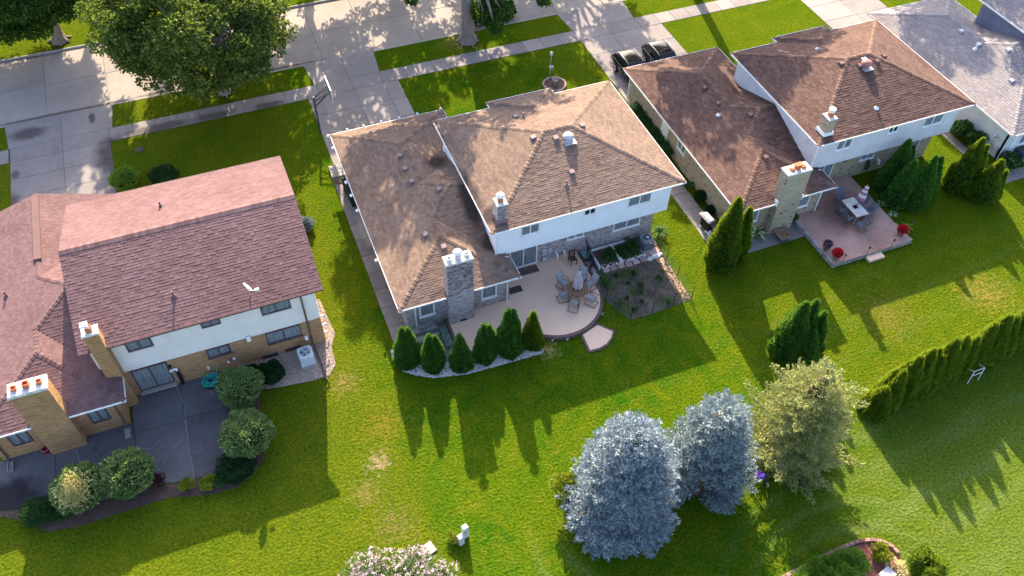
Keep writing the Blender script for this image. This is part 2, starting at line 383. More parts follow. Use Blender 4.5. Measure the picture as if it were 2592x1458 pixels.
# ------------------------------------------------------------------ houses: shared kit
class Fr:
    """wall frame: origin, direction along the wall, outward normal"""
    D = {'S': ((1, 0), (0, -1)), 'N': ((-1, 0), (0, 1)), 'W': ((0, -1), (-1, 0)), 'E': ((0, 1), (1, 0))}
    def __init__(s, x, y, d): s.o = Vector((x, y, 0)); u, n = Fr.D[d]; s.u = Vector((*u, 0)); s.n = Vector((*n, 0))
    def p(s, u, z, d=0.): return s.o+s.u*u+s.n*d+Vector((0, 0, z))
    def box(s, mb, u0, u1, z0, z1, d0, d1):
        c = s.p((u0+u1)/2, (z0+z1)/2, (d0+d1)/2)
        lu, ld = abs(u1-u0), abs(d1-d0)
        return mb.box(c, (lu, ld, z1-z0) if abs(s.u.x) else (ld, lu, z1-z0))
SH_T = [(0, 1, 2, 3), (4, 5, 1, 0), (4, 0, 3), (5, 2, 1)]
BR_T = [(4, 5, 6, 7), (0, 1, 5, 4), (1, 2, 6, 5), (2, 3, 7, 6), (3, 0, 4, 7)]
def unit_mesh(name, V, T, m):
    me = bpy.data.meshes.new(name); me.from_pydata(V, [], T); me.materials.append(m); me.update(); return me
class House:
    def __init__(s, label, loc, sh_mat, br_mat, expo=.145, tabw=.3):
        s.t = thing('house', label, 'house', loc); s.sh = []; s.br = []; s.sm = sh_mat; s.bm = br_mat; s.e = expo; s.tw = tabw; s.roofm = MB(); s.caps = []
        s.acc = []
    # --- walls
    def wall(s, fr, w, z0, z1, m, name='wall', th=.22):
        mb = MB(); fr.box(mb, 0, w, z0, z1, -th, 0); return mb.build(name, m, s.t)
    def bricks(s, fr, w, z0, z1, skip=(), L=.215, H=.072, D=.022, u0=0., frac=1.):
        rows = int((z1-z0)/H)
        for r in range(rows):
            z = z0+r*H; u = u0-(L/2 if r % 2 else 0)
            while u < u0+w-.02:
                a, b = max(u, u0), min(u+L, u0+w); u += L
                if b-a < .04: continue
                c = (a+b)/2
                if any(q[0]-.02 < c < q[1]+.02 and q[2]-.03 < z+H/2 < q[3]+.03 for q in skip): continue
                s.br.append((fr, a+.005, b-.006, z+.005, z+H-.006, D*random.uniform(.7, 1.25)))
    def siding(s, fr, w, z0, z1, m, skip=(), H=.2, parent=None):
        n = max(1, round((z1-z0)/H)); h = (z1-z0)/n
        for k in range(n):
            za, zb = z0+k*h, z0+(k+1)*h
            segs = [(0., w)]
            for q in skip:
                if q[2] < zb-.02 and q[3] > za+.02:
                    ns = []
                    for a, b in segs:
                        if q[1] <= a or q[0] >= b: ns.append((a, b)); continue
                        if q[0] > a: ns.append((a, q[0]))
                        if q[1] < b: ns.append((q[1], b))
                    segs = ns
            for a, b in segs:
                if b-a < .03: continue
                vs = [fr.p(a, za, .001), fr.p(b, za, .001), fr.p(b, za, .042), fr.p(a, za, .042), fr.p(a, zb+.01, .001), fr.p(b, zb+.01, .001), fr.p(b, zb+.01, .008), fr.p(a, zb+.01, .008)]
                MB().add(vs, [(3, 2, 6, 7), (0, 1, 2, 3), (0, 3, 7, 4), (1, 5, 6, 2), (4, 7, 6, 5)]).build('siding_board', m, parent or s.t)
    def window(s, fr, u0, u1, z0, z1, fm, panes=2, name='window', curt=True, fw=.06, sill=True, mid=None):
        mb = MB(); d = .075
        fr.box(mb, u0, u1, z0, z0+fw, .002, d); fr.box(mb, u0, u1, z1-fw, z1, .002, d)
        us = [u0]+[u0+(u1-u0)*i/panes for i in range(1, panes)]+[u1]
        for i, a in enumerate(us):
            lo, hi = (a, a+fw) if i == 0 else ((a-fw, a) if i == panes else (a-fw*.5, a+fw*.5))
            fr.box(mb, lo, hi, z0+fw, z1-fw, .002, d-.003)
        o = mb.build(name, fm, s.t)
        for a, b in zip(us[:-1], us[1:]):
            mb = MB(); mb.poly([fr.p(a+.02, z0+.02, .045), fr.p(b-.02, z0+.02, .045), fr.p(b-.02, z1-.02, .045), fr.p(a+.02, z1-.02, .045)])
            mb.build('pane', M_glass, o)
            if curt:
                n = 14; rows = []
                for zz in (z0+.05+random.uniform(0, .05), z1-.03):
                    rows.append([fr.p(a+.03+(b-a-.06)*i/n, zz, .022+.014*math.sin(i*2.6+a*9)) for i in range(n+1)])
                MB().strip(rows).build('curtain', M_curtain, o)
            else: MB().poly([fr.p(a+.02, z0+.02, .012), fr.p(b-.02, z0+.02, .012), fr.p(b-.02, z1-.02, .012), fr.p(a+.02, z1-.02, .012)]).build('shade', M_dark, o)
        if sill:
            mb = MB(); fr.box(mb, u0-.05, u1+.05, z0-.06, z0-.001, .002, .12); mb.build('sill', fm, o)
        return o
    # --- roofs
    def plane(s, eave, poly, shingle=True):
        P = [Vector(p) for p in poly]; A, B = Vector(eave[0]), Vector(eave[1])
        n = Vector((0, 0, 0))
        for i in range(1, len(P)-1): n += (P[i]-P[0]).cross(P[i+1]-P[0])
        n.normalize()
        if n.z < 0: n = -n; P = P[::-1]
        u = (B-A).normalized(); v = n.cross(u)
        if v.z < 0: v = -v; u = -u; A = B
        s.roofm.poly([p-n*.004 for p in P])
        if not shingle: return n
        Q = [((p-A).dot(u), (p-A).dot(v)) for p in P]; tmax = max(q[1] for q in Q)
        k = 0
        while k*s.e < tmax-.02:
            t0 = k*s.e; tm = t0+s.e*.5; xs = []
            for i in range(len(Q)):
                (x1, y1), (x2, y2) = Q[i], Q[(i+1) % len(Q)]
                if (y1-tm)*(y2-tm) < 0: xs.append(x1+(x2-x1)*(tm-y1)/(y2-y1))
            xs.sort()
            for a, b in zip(xs[::2], xs[1::2]):
                c = a-random.uniform(0, s.tw)
                while c < b:
                    wd = s.tw*random.choice((.62, .85, 1., 1.2, 1.45)); lo, hi = max(c, a), min(c+wd, b); c += wd
                    if hi-lo < .04: continue
                    s.sh.append((A+u*(lo+.006)+v*t0, u*(hi-lo-.012), v*min(s.e*1.12, tmax-t0), n, random.choice((.009, .013, .019))))
            k += 1
        return n
    def ridge(s, a, b, n1, n2, wd=.15, L=.26):
        a, b = Vector(a), Vector(b)
        if a.z > b.z: a, b = b, a
        d = (b-a).normalized(); ln = (b-a).length
        w1 = n1.cross(d); w1 = -w1 if w1.dot(n2) > 0 else w1; w2 = n2.cross(d); w2 = -w2 if w2.dot(n1) > 0 else w2
        nn = (n1+n2).normalized(); k = 0.
        while k < ln:
            e = min(k+L*1.1, ln); p, q = a+d*k, a+d*e; k += L
            hi, lo = .034, .015
            V = [p+w1*wd+n1*hi, p+nn*(hi+.012), p+w2*wd+n2*hi, q+w2*wd+n2*lo, q+nn*(lo+.012), q+w1*wd+n1*lo, p+w1*wd, p+w2*wd, q+w1*wd, q+w2*wd]
            s.caps.append(V)
    def gutter(s, a, b, out, m, w=.11, h=.12, top=0., part=None):
        a, b, out = Vector(a), Vector(b), Vector(out); z = Vector((0, 0, 1)); mb = MB()
        def bx(d0, d1, h0, h1):
            vs = [a+out*d0+z*h0, b+out*d0+z*h0, b+out*d1+z*h0, a+out*d1+z*h0, a+out*d0+z*h1, b+out*d0+z*h1, b+out*d1+z*h1, a+out*d1+z*h1]
            mb.add(vs, [(3, 2, 1, 0), (4, 5, 6, 7), (0, 1, 5, 4), (1, 2, 6, 5), (2, 3, 7, 6), (3, 0, 4, 7)])
        bx(-.06, w-.07, -h+top, -h+.015+top); bx(w-.085, w-.06, -h+.015+top, .01+top); bx(-.075, -.061, -h-.04+top, -.004+top)
        ln = (b-a).length; d = (b-a).normalized(); k = .4
        while k < ln-.2:
            p = a+d*k; q = [p-d*.012, p+d*.012]
            mb.add([q[0]-out*.06+z*(.004+top), q[1]-out*.06+z*(.004+top), q[1]+out*(w-.06)+z*(.016+top), q[0]+out*(w-.06)+z*(.016+top)], [(0, 1, 2, 3)]); k += 1.1
        return mb.build('gutter', m, s.t)
    def vent(s, x, y, z, m, face, sz=.32):
        """slant-topped roof vent box, face = downslope direction"""
        f = Vector((*face, 0)); u = Vector((-f.y, f.x, 0)); p = Vector((x, y, z)); h = sz/2; Z = Vector((0, 0, 1))
        vs = [p+u*a*h+f*b*h+Z*zz for zz, lst in ((-.12, ((-1, -1), (1, -1), (1, 1), (-1, 1))),) for a, b in lst]
        vs += [p-u*h*.9-f*h*.8+Z*.16, p+u*h*.9-f*h*.8+Z*.16, p+u*h*1.05+f*h*1.1+Z*.13, p-u*h*1.05+f*h*1.1+Z*.13]
        vs += [p-u*h*1.05+f*h*1.1+Z*.07, p+u*h*1.05+f*h*1.1+Z*.07]
        mb = MB().add(vs, [(4, 5, 6, 7), (0, 1, 5, 4), (1, 2, 9, 6, 5), (3, 0, 4, 7, 8), (2, 3, 8, 9), (7, 6, 9, 8)])
        s.acc.append(mb.build('roof_vent', m, s.t))
    def pipe(s, x, y, z, h, m, fm=None, r=.05):
        o = MB().tube([(x, y, z-.15), (x, y, z+h)], r, 10).build('vent_pipe', m, s.t, smooth=False)
        MB().lathe((x, y, z-.1), [(.17, 0), (.15, .1), (r+.015, .2), (r+.012, .26)], 12, 1.15, 1.15).build('flashing', fm or M_galv, o)
        s.acc.append(o)
    def stack(s, x0, x1, y0, y1, z0, z1, name='chimney', cap=.1, flues=1, capm=None, skip_n=False, flue_m=None, shoulder=None):
        """brick chimney: core, bricks on the sides, mortar crown and clay flues"""
        mb = MB(); mb.box(((x0+x1)/2, (y0+y1)/2, (z0+z1)/2), (x1-x0, y1-y0, z1-z0)); o = mb.build(name, M_mortar, s.t)
        c0 = len(s.br)
        for fr, wd in ((Fr(x0, y0, 'S'), x1-x0), (Fr(x1, y0, 'E'), y1-y0), (Fr(x1, y1, 'N'), x1-x0), (Fr(x0, y1, 'W'), y1-y0)): s.bricks(fr, wd, z0, z1)
        s.br[c0:] = [b+(o,) for b in s.br[c0:]]
        cw = .05; mb = MB().box(((x0+x1)/2, (y0+y1)/2, z1+cap/2), (x1-x0+2*cw, y1-y0+2*cw, cap), bev=.04); mb.build('crown', capm or M_crown, o)
        for i in range(flues):
            fx = x0+(x1-x0)*(i+.5)/flues; fy = (y0+y1)/2; h = .28 if flues == 1 or i == flues//2 else .18; r = .13 if i == flues//2 else .11
            mb = MB()
            for sx_, sy_, wx, wy in ((-1, 0, .03, 2*r), (1, 0, .03, 2*r), (0, -1, 2*r+.03, .03), (0, 1, 2*r+.03, .03)):
                mb.box((fx+sx_*r, fy+sy_*r, z1+cap+h/2-.02), (wx, wy, h))
            mb.box((fx, fy, z1+cap+.01), (2*r, 2*r, .03)); mb.build('flue', flue_m or M_terra, o)
        return o
    def finish(s, roof_m=None):
        roof = s.roofm.build('roof', roof_m or s.sm, s.t)
        n, k = len(s.sh), 0
        if n:
            order = sorted(range(n), key=lambda i: (s.sh[i][0]-CAM).length)
            me = unit_mesh('shingle', [(0, 0, 1), (1, 0, 1), (1, 1, .15), (0, 1, .15), (0, 0, 0), (1, 0, 0)], SH_T, s.sm)
            for i in order[:300]:
                A, u, v, nn, h = s.sh[i]; o = link('shingle', me, roof, A)
                o.matrix_basis = Matrix(((u.x, v.x, nn.x*h, o.location.x), (u.y, v.y, nn.y*h, o.location.y), (u.z, v.z, nn.z*h, o.location.z), (0, 0, 0, 1)))
            V = np.empty((n-300, 6, 3))
            for j, i in enumerate(order[300:]):
                A, u, v, nn, h = s.sh[i]; tp = nn*h
                V[j] = [A+tp, A+u+tp, A+u+v+tp*.15, A+v+tp*.15, A, A+u]
            put_mesh('shingles', multi('shingles', V-np.array(ORG[s.t]), SH_T, s.sm), roof, ORG[s.t])['kind'] = 'stuff'
        if s.caps:
            V = np.array([[tuple(p) for p in c] for c in s.caps])-np.array(ORG[s.t])
            put_mesh('ridge_caps', multi('ridge_caps', V, [(0, 1, 4, 5), (1, 2, 3, 4), (6, 0, 5, 8), (2, 7, 9, 3), (6, 7, 2, 1, 0)], s.capm), roof, ORG[s.t])['kind'] = 'stuff'
        n = len(s.br)
        if n:
            cen = lambda b: b[0].p((b[1]+b[2])/2, (b[3]+b[4])/2)
            order = sorted(range(n), key=lambda i: (cen(s.br[i])-CAM).length+(0 if len(s.br[i]) > 6 and s.br[i][0].n.y < 0 else 30))
            hx = .5; me = unit_mesh('brick', [(-hx, 0, -hx), (hx, 0, -hx), (hx, 0, hx), (-hx, 0, hx), (-hx, 1, -hx), (hx, 1, -hx), (hx, 1, hx), (-hx, 1, hx)], BR_T, s.bm)
            for i in order[:300]:
                b = s.br[i]; fr = b[0]; o = link('brick', me, b[6] if len(b) > 6 else s.t, cen(b)); u = fr.u*(b[2]-b[1]); nn = fr.n*b[5]; h = b[4]-b[3]
                o.matrix_basis = Matrix(((u.x, nn.x, 0, o.location.x), (u.y, nn.y, 0, o.location.y), (0, 0, h, o.location.z), (0, 0, 0, 1)))
            V = np.empty((n-300, 8, 3))
            for j, i in enumerate(order[300:]):
                b = s.br[i]; fr = b[0]
                for q, d in ((0, 0.), (4, b[5])): V[j, q:q+4] = [fr.p(b[1], b[3], d), fr.p(b[2], b[3], d), fr.p(b[2], b[4], d), fr.p(b[1], b[4], d)]
            put_mesh('bricks', multi('bricks', V-np.array(ORG[s.t]), BR_T, s.bm), s.t, ORG[s.t])['kind'] = 'stuff'
M_mortar = mat('mortar', (.32, .29, .29), (.46, .42, .42), n=((3, 1, 4),))
M_crown = mat('mortar_crown', (.42, .40, .38), (.72, .69, .66), n=((5, 1, 5),), bump=(14, .6, .03))

def wing_roof(h, xl, xg, gf, xf, yr, y0, y1, E, s, xw, gable=False):
    z = lambda d: E+s*d
    hg, hf, hm = (xg-xl)/2, (xf-xl)/2, (y1-y0)/2; xr, xfr, ym, xm = xl+hg, xl+hf, (y0+y1)/2, xl+hm
    a, b, c, d = (xl, gf, E), (xg, gf, E), (xl, yr, E), (xf, yr, E)
    g1 = (xr, gf if gable else gf-hg, z(hg)); g2 = (xr, y1-hg, z(hg)); m = (xm, ym, z(hm)); w_ = (xw, ym, z(hm))
    f1 = (xfr, y0+hf, z(hf)); f2 = (xfr, yr+hf, z(hf))
    v1 = (xw, y1-(xg-xw), z(xg-xw)); v2 = (xf, y0, E)
    nL = h.plane((a, c), [a, c, f2, f1, m, g2, g1])
    if not gable: nF = h.plane((a, b), [a, b, g1]); h.ridge(a, g1, nL, nF); h.ridge(b, g1, nF, Vector((s, 0, 1)).normalized())
    else:
        mb = MB().poly([(xl+.3, gf-.4, E-.1), (xg-.3, gf-.4, E-.1), (xr, gf-.4, z(hg)-.12)]); mb.build('gable', M_white, h.t)
    nG = h.plane((b, (xg, y1, E)), [b, g1, g2, (xg, y1, E)])
    nMF = h.plane(((xl, y1, E), (xw, y1, E)), [g2, m, w_, v1])
    nMR = h.plane(((xl, y0, E), (xw, y0, E)), [f1, v2, (max(xw, xf-.5), y0+.9, z(.9)), w_, m])
    nFR = h.plane(((xf, y0, E), d), [d, f2, f1, v2])
    nR = h.plane((c, d), [c, d, f2])
    h.ridge(g1, g2, nL, nG); h.ridge(g2, m, nL, nMF); h.ridge(m, w_, nMF, nMR); h.ridge(f1, m, nL, nMR); h.ridge(f2, f1, nL, nFR); h.ridge(c, f2, nL, nR); h.ridge(d, f2, nR, nFR)
    for i, (A, B, C, D) in enumerate(((xl, xg, y1-.5, gf), (xl, xf, yr, y0+.3), (xl, xw, y0+.3, y1-.5))):
        MB().box(((A+B)/2, (C+D)/2, E-.11), (B-A-.1, D-C-(.1 if i < 2 else 0), .02)).build('soffit', M_white, h.t)
def main_hip(h, x0, x1, y0, y1, E, s, bump=None):
    hh = (y1-y0)/2; zr = E+s*hh; aL, aR = (x0+hh, (y0+y1)/2, zr), (x1-hh, (y0+y1)/2, zr)
    A, B, C, D = (x0, y0, E), (x1, y0, E), (x1, y1, E), (x0, y1, E)
    nR = h.plane((A, B), [A, B, aR, aL]); nL = h.plane((D, A), [D, A, aL]); nE = h.plane((B, C), [B, C, aR]); nF = h.plane((C, D), [C, D, aL, aR])
    h.ridge(aL, aR, nR, nF); h.ridge(A, aL, nR, nL); h.ridge(B, aR, nR, nE); h.ridge(C, aR, nF, nE); h.ridge(D, aL, nF, nL)
    MB().box(((x0+x1)/2, (y0+y1)/2, E-.11), (x1-x0-.1, y1-y0-.1, .02)).build('soffit', M_white, h.t)
    if bump:
        b0, b1, by = bump; hb = (b1-b0)/2; bx = (b0+b1)/2; ap, bk = (bx, by-hb, E+s*hb), (bx, y1-hb, E+s*hb)
        P, Q = (b0, by, E), (b1, by, E); P1, Q1 = (b0, y1, E), (b1, y1, E)
        n1 = h.plane((P, Q), [P, Q, ap]); n2 = h.plane((P1, P), [P1, P, ap, bk]); n3 = h.plane((Q, Q1), [Q, Q1, bk, ap])
        h.ridge(P, ap, n1, n2); h.ridge(Q, ap, n1, n3); h.ridge(ap, bk, n2, n3)
        MB().box((bx, (y1+by)/2, E-.11), (b1-b0-.1, by-y1, .02)).build('soffit', M_white, h.t)

def split_level(dx, label, sm, capm, bm, sidm, gut, expo, vent_m, wallm, wing_brick=True, detail=True, tabw=.3):
    h = House(label, (dx+14, 37, 0), sm, bm, expo, tabw); h.capm = capm; s = 1/3
    xl, xg, xf = 5.6+dx, 13.6+dx, 12.95+dx; E1, E2 = 2.7, 5.2
    wing_roof(h, xl, xg, 46.0, xf, 29.7, 31.3, 42.0, E1, s, 12.4+dx)
    main_hip(h, 11.75+dx, 24.28+dx, 31.25, 41.98, E2, s, (15.65+dx, 20.2+dx, 42.6))
    # wing walls
    fS = Fr(6.1+dx, 30.2, 'S'); fW = Fr(6.1+dx, 45.5, 'W'); fE = Fr(12.45+dx, 30.2, 'E'); fN = Fr(13.1+dx, 45.5, 'N'); fGE = Fr(13.1+dx, 41.5, 'E')
    T = 2.62
    for fr, w_ in ((fS, 6.35), (fW, 15.3), (fE, 2.2), (fN, 7.0), (fGE, 4.)): h.wall(fr, w_, 0, T, wallm)
    # main walls
    l = Fr(12.2+dx, 32.4, 'S'); h.wall(l, 11.1, 0, 2.72, wallm); h.wall(Fr(23.3+dx, 32.4, 'E'), 9.1, 0, 2.72, wallm); h.wall(Fr(23.3+dx, 41.5, 'N'), 11.1, 0, 5.1, wallm)
    uS = Fr(12.2+dx, 31.67, 'S'); uW = Fr(12.2+dx, 41.5, 'W'); uE = Fr(23.6+dx, 31.67, 'E')
    core = MB().box((17.9+dx, 36.585, 3.92), (11.38, 9.8, 2.4)).build('upper_storey', sidm, h.t)
    uw = ((1.5, 2.7, 3.92, 4.9), (5.55, 6.35, 4.2, 4.9), (8.5, 10.1, 3.92, 4.9))
    h.siding(uS, 11.4, 2.72, 5.1, sidm, uw, parent=core); h.siding(uW, 9.83, 2.72, 5.1, sidm, parent=core); h.siding(uE, 9.83, 2.72, 5.1, sidm, parent=core)
    for cx in (12.2, 23.6): MB().box((cx+dx, 31.67, 3.9), (.09, .09, 2.36)).build('corner_board', sidm, core)
    MB().box((17.9+dx, 31.98, 2.70), (11.3, .62, .03)).build('soffit', M_white, h.t)
    h.uS, h.uw, h.l, h.fS, h.fW = uS, uw, l, fS, fW
    if gut:
        G = lambda a, b, o: h.gutter(a, b, o, gut)
        G((xl, 46.06, E1), (xl, 29.64, E1), (-1, 0, 0)); G((xl-.05, 29.7, E1), (8.4+dx, 29.7, E1), (0, -1, 0)); G((10.08+dx, 29.7, E1), (xf+.05, 29.7, E1), (0, -1, 0)); G((xf, 29.64, E1), (xf, 31.3, E1), (1, 0, 0)); G((xl-.05, 46, E1), (xg+.05, 46, E1), (0, 1, 0)); G((xg, 46, E1), (xg, 42.2, E1), (1, 0, 0))
        G((12.3+dx, 31.34, E1), (xf, 31.34, E1), (0, 1, 0))
        x0, x1, y0, y1 = 11.75+dx, 24.28+dx, 31.25, 41.98
        G((x0-.05, y0, E2), (x1+.05, y0, E2), (0, -1, 0)); G((x0, y0-.05, E2), (x0, y1+.05, E2), (-1, 0, 0)); G((x1, y0, E2), (x1, y1, E2), (1, 0, 0)); G((x0, y1, E2), (15.65+dx, y1, E2), (0, 1, 0)); G((20.2+dx, y1, E2), (x1, y1, E2), (0, 1, 0))
        G((15.6+dx, 42.6, E2), (20.25+dx, 42.6, E2), (0, 1, 0)); G((15.65+dx, 42.6, E2), (15.65+dx, 42, E2), (-1, 0, 0)); G((20.2+dx, 42.6, E2), (20.2+dx, 42, E2), (1, 0, 0))
        ds = lambda pts: MB().tube(pts, .045, 6).build('downspout', gut, h.t)
        ds([(11.95+dx, 31.3, 5.1), (12.12+dx, 31.58, 4.85), (12.12+dx, 31.58, 3.0), (12.15+dx, 31.45, 2.86), (12.85+dx, 31.36, 2.74)])
        ds([(12.3+dx, 29.75, 2.6), (12.3+dx, 30.1, 2.4), (12.3+dx, 30.1, .3), (12.3+dx, 29.95, .2)])
        ds([(6.6+dx, 29.75, 2.6), (6.6+dx, 30.1, 2.4), (6.6+dx, 30.1, .1)])
        ds([(6.0+dx, 45.55, 2.6), (6.0+dx, 45.55, .1)])
    return h
# ------------------------------------------------------------------ the four houses
SHN = ((.5, .35, 4), (5, .25, 4))
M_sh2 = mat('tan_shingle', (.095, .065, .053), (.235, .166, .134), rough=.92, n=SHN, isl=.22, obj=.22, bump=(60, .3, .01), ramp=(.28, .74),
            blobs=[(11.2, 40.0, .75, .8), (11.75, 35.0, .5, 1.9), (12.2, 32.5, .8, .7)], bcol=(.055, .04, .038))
M_cap2 = mat('tan_ridge_cap', (.125, .088, .071), (.21, .15, .12), rough=.92, n=((2, .5, 4),), isl=.6)
M_sh1 = mat('pink_brown_shingle', (.082, .044, .048), (.175, .108, .115), rough=.9, n=SHN, isl=.2, obj=.2, bump=(60, .3, .01), ramp=(.25, .76))
M_cap1 = mat('pink_ridge_cap', (.115, .068, .071), (.165, .104, .108), rough=.92, n=((2, .5, 4),), isl=.6)
M_sh3 = mat('red_brown_shingle', (.062, .036, .032), (.165, .102, .088), rough=.92, n=SHN, isl=.22, obj=.22, bump=(60, .3, .01), ramp=(.28, .74))
M_cap3 = mat('red_brown_ridge_cap', (.105, .063, .051), (.175, .11, .09), rough=.92, n=((2, .5, 4),), isl=.6)
M_sh4 = mat('grey_shingle', (.14, .13, .145), (.275, .25, .262), rough=.92, n=SHN, isl=.2, obj=.2, bump=(60, .3, .01), ramp=(.25, .76))
M_cap4 = mat('grey_ridge_cap', (.2, .188, .2), (.28, .26, .27), rough=.92, n=((2, .5, 4),), isl=.6)
M_br2 = mat('mixed_grey_brick', (.115, .08, .085), (.50, .44, .45), rough=.9, n=((4, .15, 3),), isl=.6, obj=.6, ramp=(.2, .8))
M_br1 = mat('tan_brick', (.33, .18, .085), (.52, .32, .165), rough=.9, n=((2, .3, 3),), isl=.6, obj=.6, ramp=(.2, .8))
M_br3 = mat('cream_brick', (.36, .295, .21), (.54, .46, .345), rough=.9, n=((2, .3, 3),), isl=.6, obj=.6, ramp=(.2, .8), c3=(.12, .08, .06), c3w=.035)
M_sid2 = mat('white_siding', (.74, .75, .80), (.81, .82, .86), rough=.6, n=((1.2, 1, 4),))
M_sid1 = mat('cream_siding', (.70, .64, .59), (.78, .72, .66), rough=.6, n=((1.2, 1, 4),))
M_sid3 = mat('pale_grey_siding', (.56, .54, .57), (.66, .64, .67), rough=.6, n=((1.2, 1, 4),))
M_sid4 = mat('slate_blue_siding', (.13, .14, .21), (.18, .19, .27), rough=.6, n=((1.2, 1, 4),))
M_stucco = mat('white_stucco', (.66, .68, .74), (.76, .78, .83), rough=.85, n=((1.2, .6, 4), (20, .4, 4)), bump=(40, .4, .02))
M_brownm = mat('brown_metal', (.10, .06, .065), (.15, .09, .095), rough=.5, n=((3, 1, 2),))
M_vent2 = mat('purple_brown_vent', (.17, .125, .14), (.24, .18, .195), rough=.55, n=((3, 1, 2),))
M_vent3 = mat('dark_brown_vent', (.11, .07, .07), (.17, .11, .11), rough=.55, n=((3, 1, 2),))
M_vent4 = mat('grey_vent', (.42, .42, .46), (.52, .52, .55), rough=.55, n=((3, 1, 2),))
M_flash = mat('purple_flashing', (.17, .11, .13), (.24, .16, .18), rough=.6, n=((5, 1, 3),))

# --- tan roofed house in the middle
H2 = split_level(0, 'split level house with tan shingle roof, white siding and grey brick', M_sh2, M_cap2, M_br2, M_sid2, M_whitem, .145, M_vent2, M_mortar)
f1, f2 = (.75, 1.68, 1.02, 2.15), (4.58, 5.55, 1.02, 2.15); l1, l2, dr = (4.98, 6.12, 1.6, 2.15), (8.2, 10.08, 1.25, 2.3), (1.12, 2.98, .3, 2.38)
H2.bricks(H2.fS, 6.35, 0, 2.6, (f1, f2)); H2.bricks(H2.l, 11.1, 0, 2.7, (l1, l2, dr)); H2.bricks(H2.fW, 15.3, 0, 2.6)
H2.bricks(Fr(12.45, 30.2, 'E'), 2.2, 0, 2.6)
for q in (f1, f2): H2.window(H2.fS, *q, M_white, 1, fw=.09)
for q in (l1, l2): H2.window(H2.l, *q, M_white, 2, fw=.07)
H2.window(H2.l, *dr, M_white, 2, name='sliding_door', fw=.08, sill=False)
for i, q in enumerate(H2.uw): H2.window(H2.uS, *q, M_white, 2, fw=.07, curt=i != 1)
ch = H2.stack(8.5, 10.02, 29.62, 30.3, 0, 5.4, flues=3, flue_m=M_crown)
MB().lathe((9.26, 29.95, 5.6), [(.13, 0), (.13, .3), (.25, .3), (.27, .36), (.2, .46), (.04, .5)], 14).build('flue_cap', M_whitem, ch, smooth=True)
MB().box((9.35, 29.59, .35), (.42, .03, .14)).build('cleanout_door', M_black, ch)
ch = H2.stack(12.28, 12.84, 31.72, 32.4, 5.0, 6.75, cap=.06)
MB().lathe((12.56, 32.06, 6.95), [(.12, 0), (.12, .22), (.24, .22), (.26, .29), (.18, .38), (.03, .42)], 14).build('flue_cap', M_whitem, ch, smooth=True)
MB().box((12.56, 32.05, 5.55), (.68, .82, .26), bev=.03).build('flashing', M_flash, ch)
for x, y, z, fc in ((9.12, 40.96, 3.87, (-1, 0)), (9.07, 39.67, 3.85, (-1, 0)), (9.12, 38.38, 3.87, (-1, 0)), (10.39, 36.72, 4.29, (-1, 0)), (8.57, 33.91, 3.68, (-1, 0)), (9.25, 32.62, 3.67, (0, -1)),
                    (16.42, 36.52, 6.75, (-1, 0)), (17.66, 35.99, 6.78, (0, -1)), (19.64, 36.55, 6.74, (1, 0)), (17.72, 33.64, 5.99, (0, -1)), (16.52, 39.61, 5.99, (0, 1))): H2.vent(x, y, z, M_vent2, fc)
for x, y, z in ((8.70, 38.30, 3.73), (17.09, 32.92, 5.75), (16.90, 39.29, 6.09)): H2.pipe(x, y, z, .42, M_vent2, M_vent2)
o = MB().lathe((18.38, 35.75, 6.62), [(.36, 0), (.36, .06), (.2, .08), (.2, .22), (.34, .22), (.36, .3), (.3, .42), (.16, .5), (.02, .52)], 18).build('attic_fan', M_vent4, H2.t, smooth=True)
MB().box((18.38, 35.62, 6.66), (.74, .74, .05)).build('flashing', M_galv, o)
for y in (45.95, 44.6, 42.55, 41.05, 39.75, 38.3, 33.85): MB().lathe((5.42, y, 2.6), [(.03, 0), (.085, .04), (.1, .1), (.085, .16), (.03, .2)], 10).build('gutter_light', M_whitem, H2.t, smooth=True)
for x in (6.8, 7.95, 9.2, 10.5, 11.8, 13.5): MB().lathe((x, 46.16, 2.62), [(.03, 0), (.075, .04), (.085, .09), (.075, .14), (.03, .18)], 10).build('gutter_light', M_whitem, H2.t, smooth=True)
MB().box((11.98, 40.3, 4.2), (.3, .22, .35), bev=.05).build('flood_light', M_whitem, H2.t)
for c, d_ in (((15.62, 32.3, 1.15), (.34, .2, .5)), ((15.98, 32.31, 1.22), (.26, .16, .34)), ((15.66, 32.26, .55), (.3, .24, .3))): MB().box(c, d_, bev=.03).build('meter_box', M_galv, H2.t)
for x in (16.5, 17.0): MB().tube([(x, 32.36, .75), (x, 32.2, .75), (x, 32.12, .68), (x, 32.1, .4)], .06, 8).build('exhaust_pipe', M_whitem, H2.t)
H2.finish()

# --- red brown roofed house to the east of it
H3 = split_level(22.15, 'split level house with red brown roof, pale siding and cream brick', M_sh3, M_cap3, M_br3, M_sid3, M_whitem, .185, M_vent3, M_mortar, tabw=.32)
f1, f2 = (.55, 1.5, 1.05, 2.1), (4.4, 5.4, 1.12, 2.1); l1, l2, dr = (4.98, 6.12, 1.4, 1.95), (8.5, 10.05, 1.0, 1.95), (1.2, 2.75, .35, 2.3); sw = (7.35, 8.4, 1.35, 2.1)
H3.bricks(H3.fS, 6.35, 0, 2.6, (f1, f2)); H3.bricks(H3.l, 11.1, 0, 2.7, (l1, l2, dr)); H3.bricks(H3.fW, 15.3, 0, 2.6, (sw, (5.0, 5.95, .05, 2.2))); H3.bricks(Fr(34.6, 30.2, 'E'), 2.2, 0, 2.6)
for q in (f1, f2): H3.window(H3.fS, *q, M_white, 1, fw=.08)
for q in (l1, l2): H3.window(H3.l, *q, M_white, 2, fw=.07)
H3.window(H3.fW, *sw, M_white, 2, fw=.08)
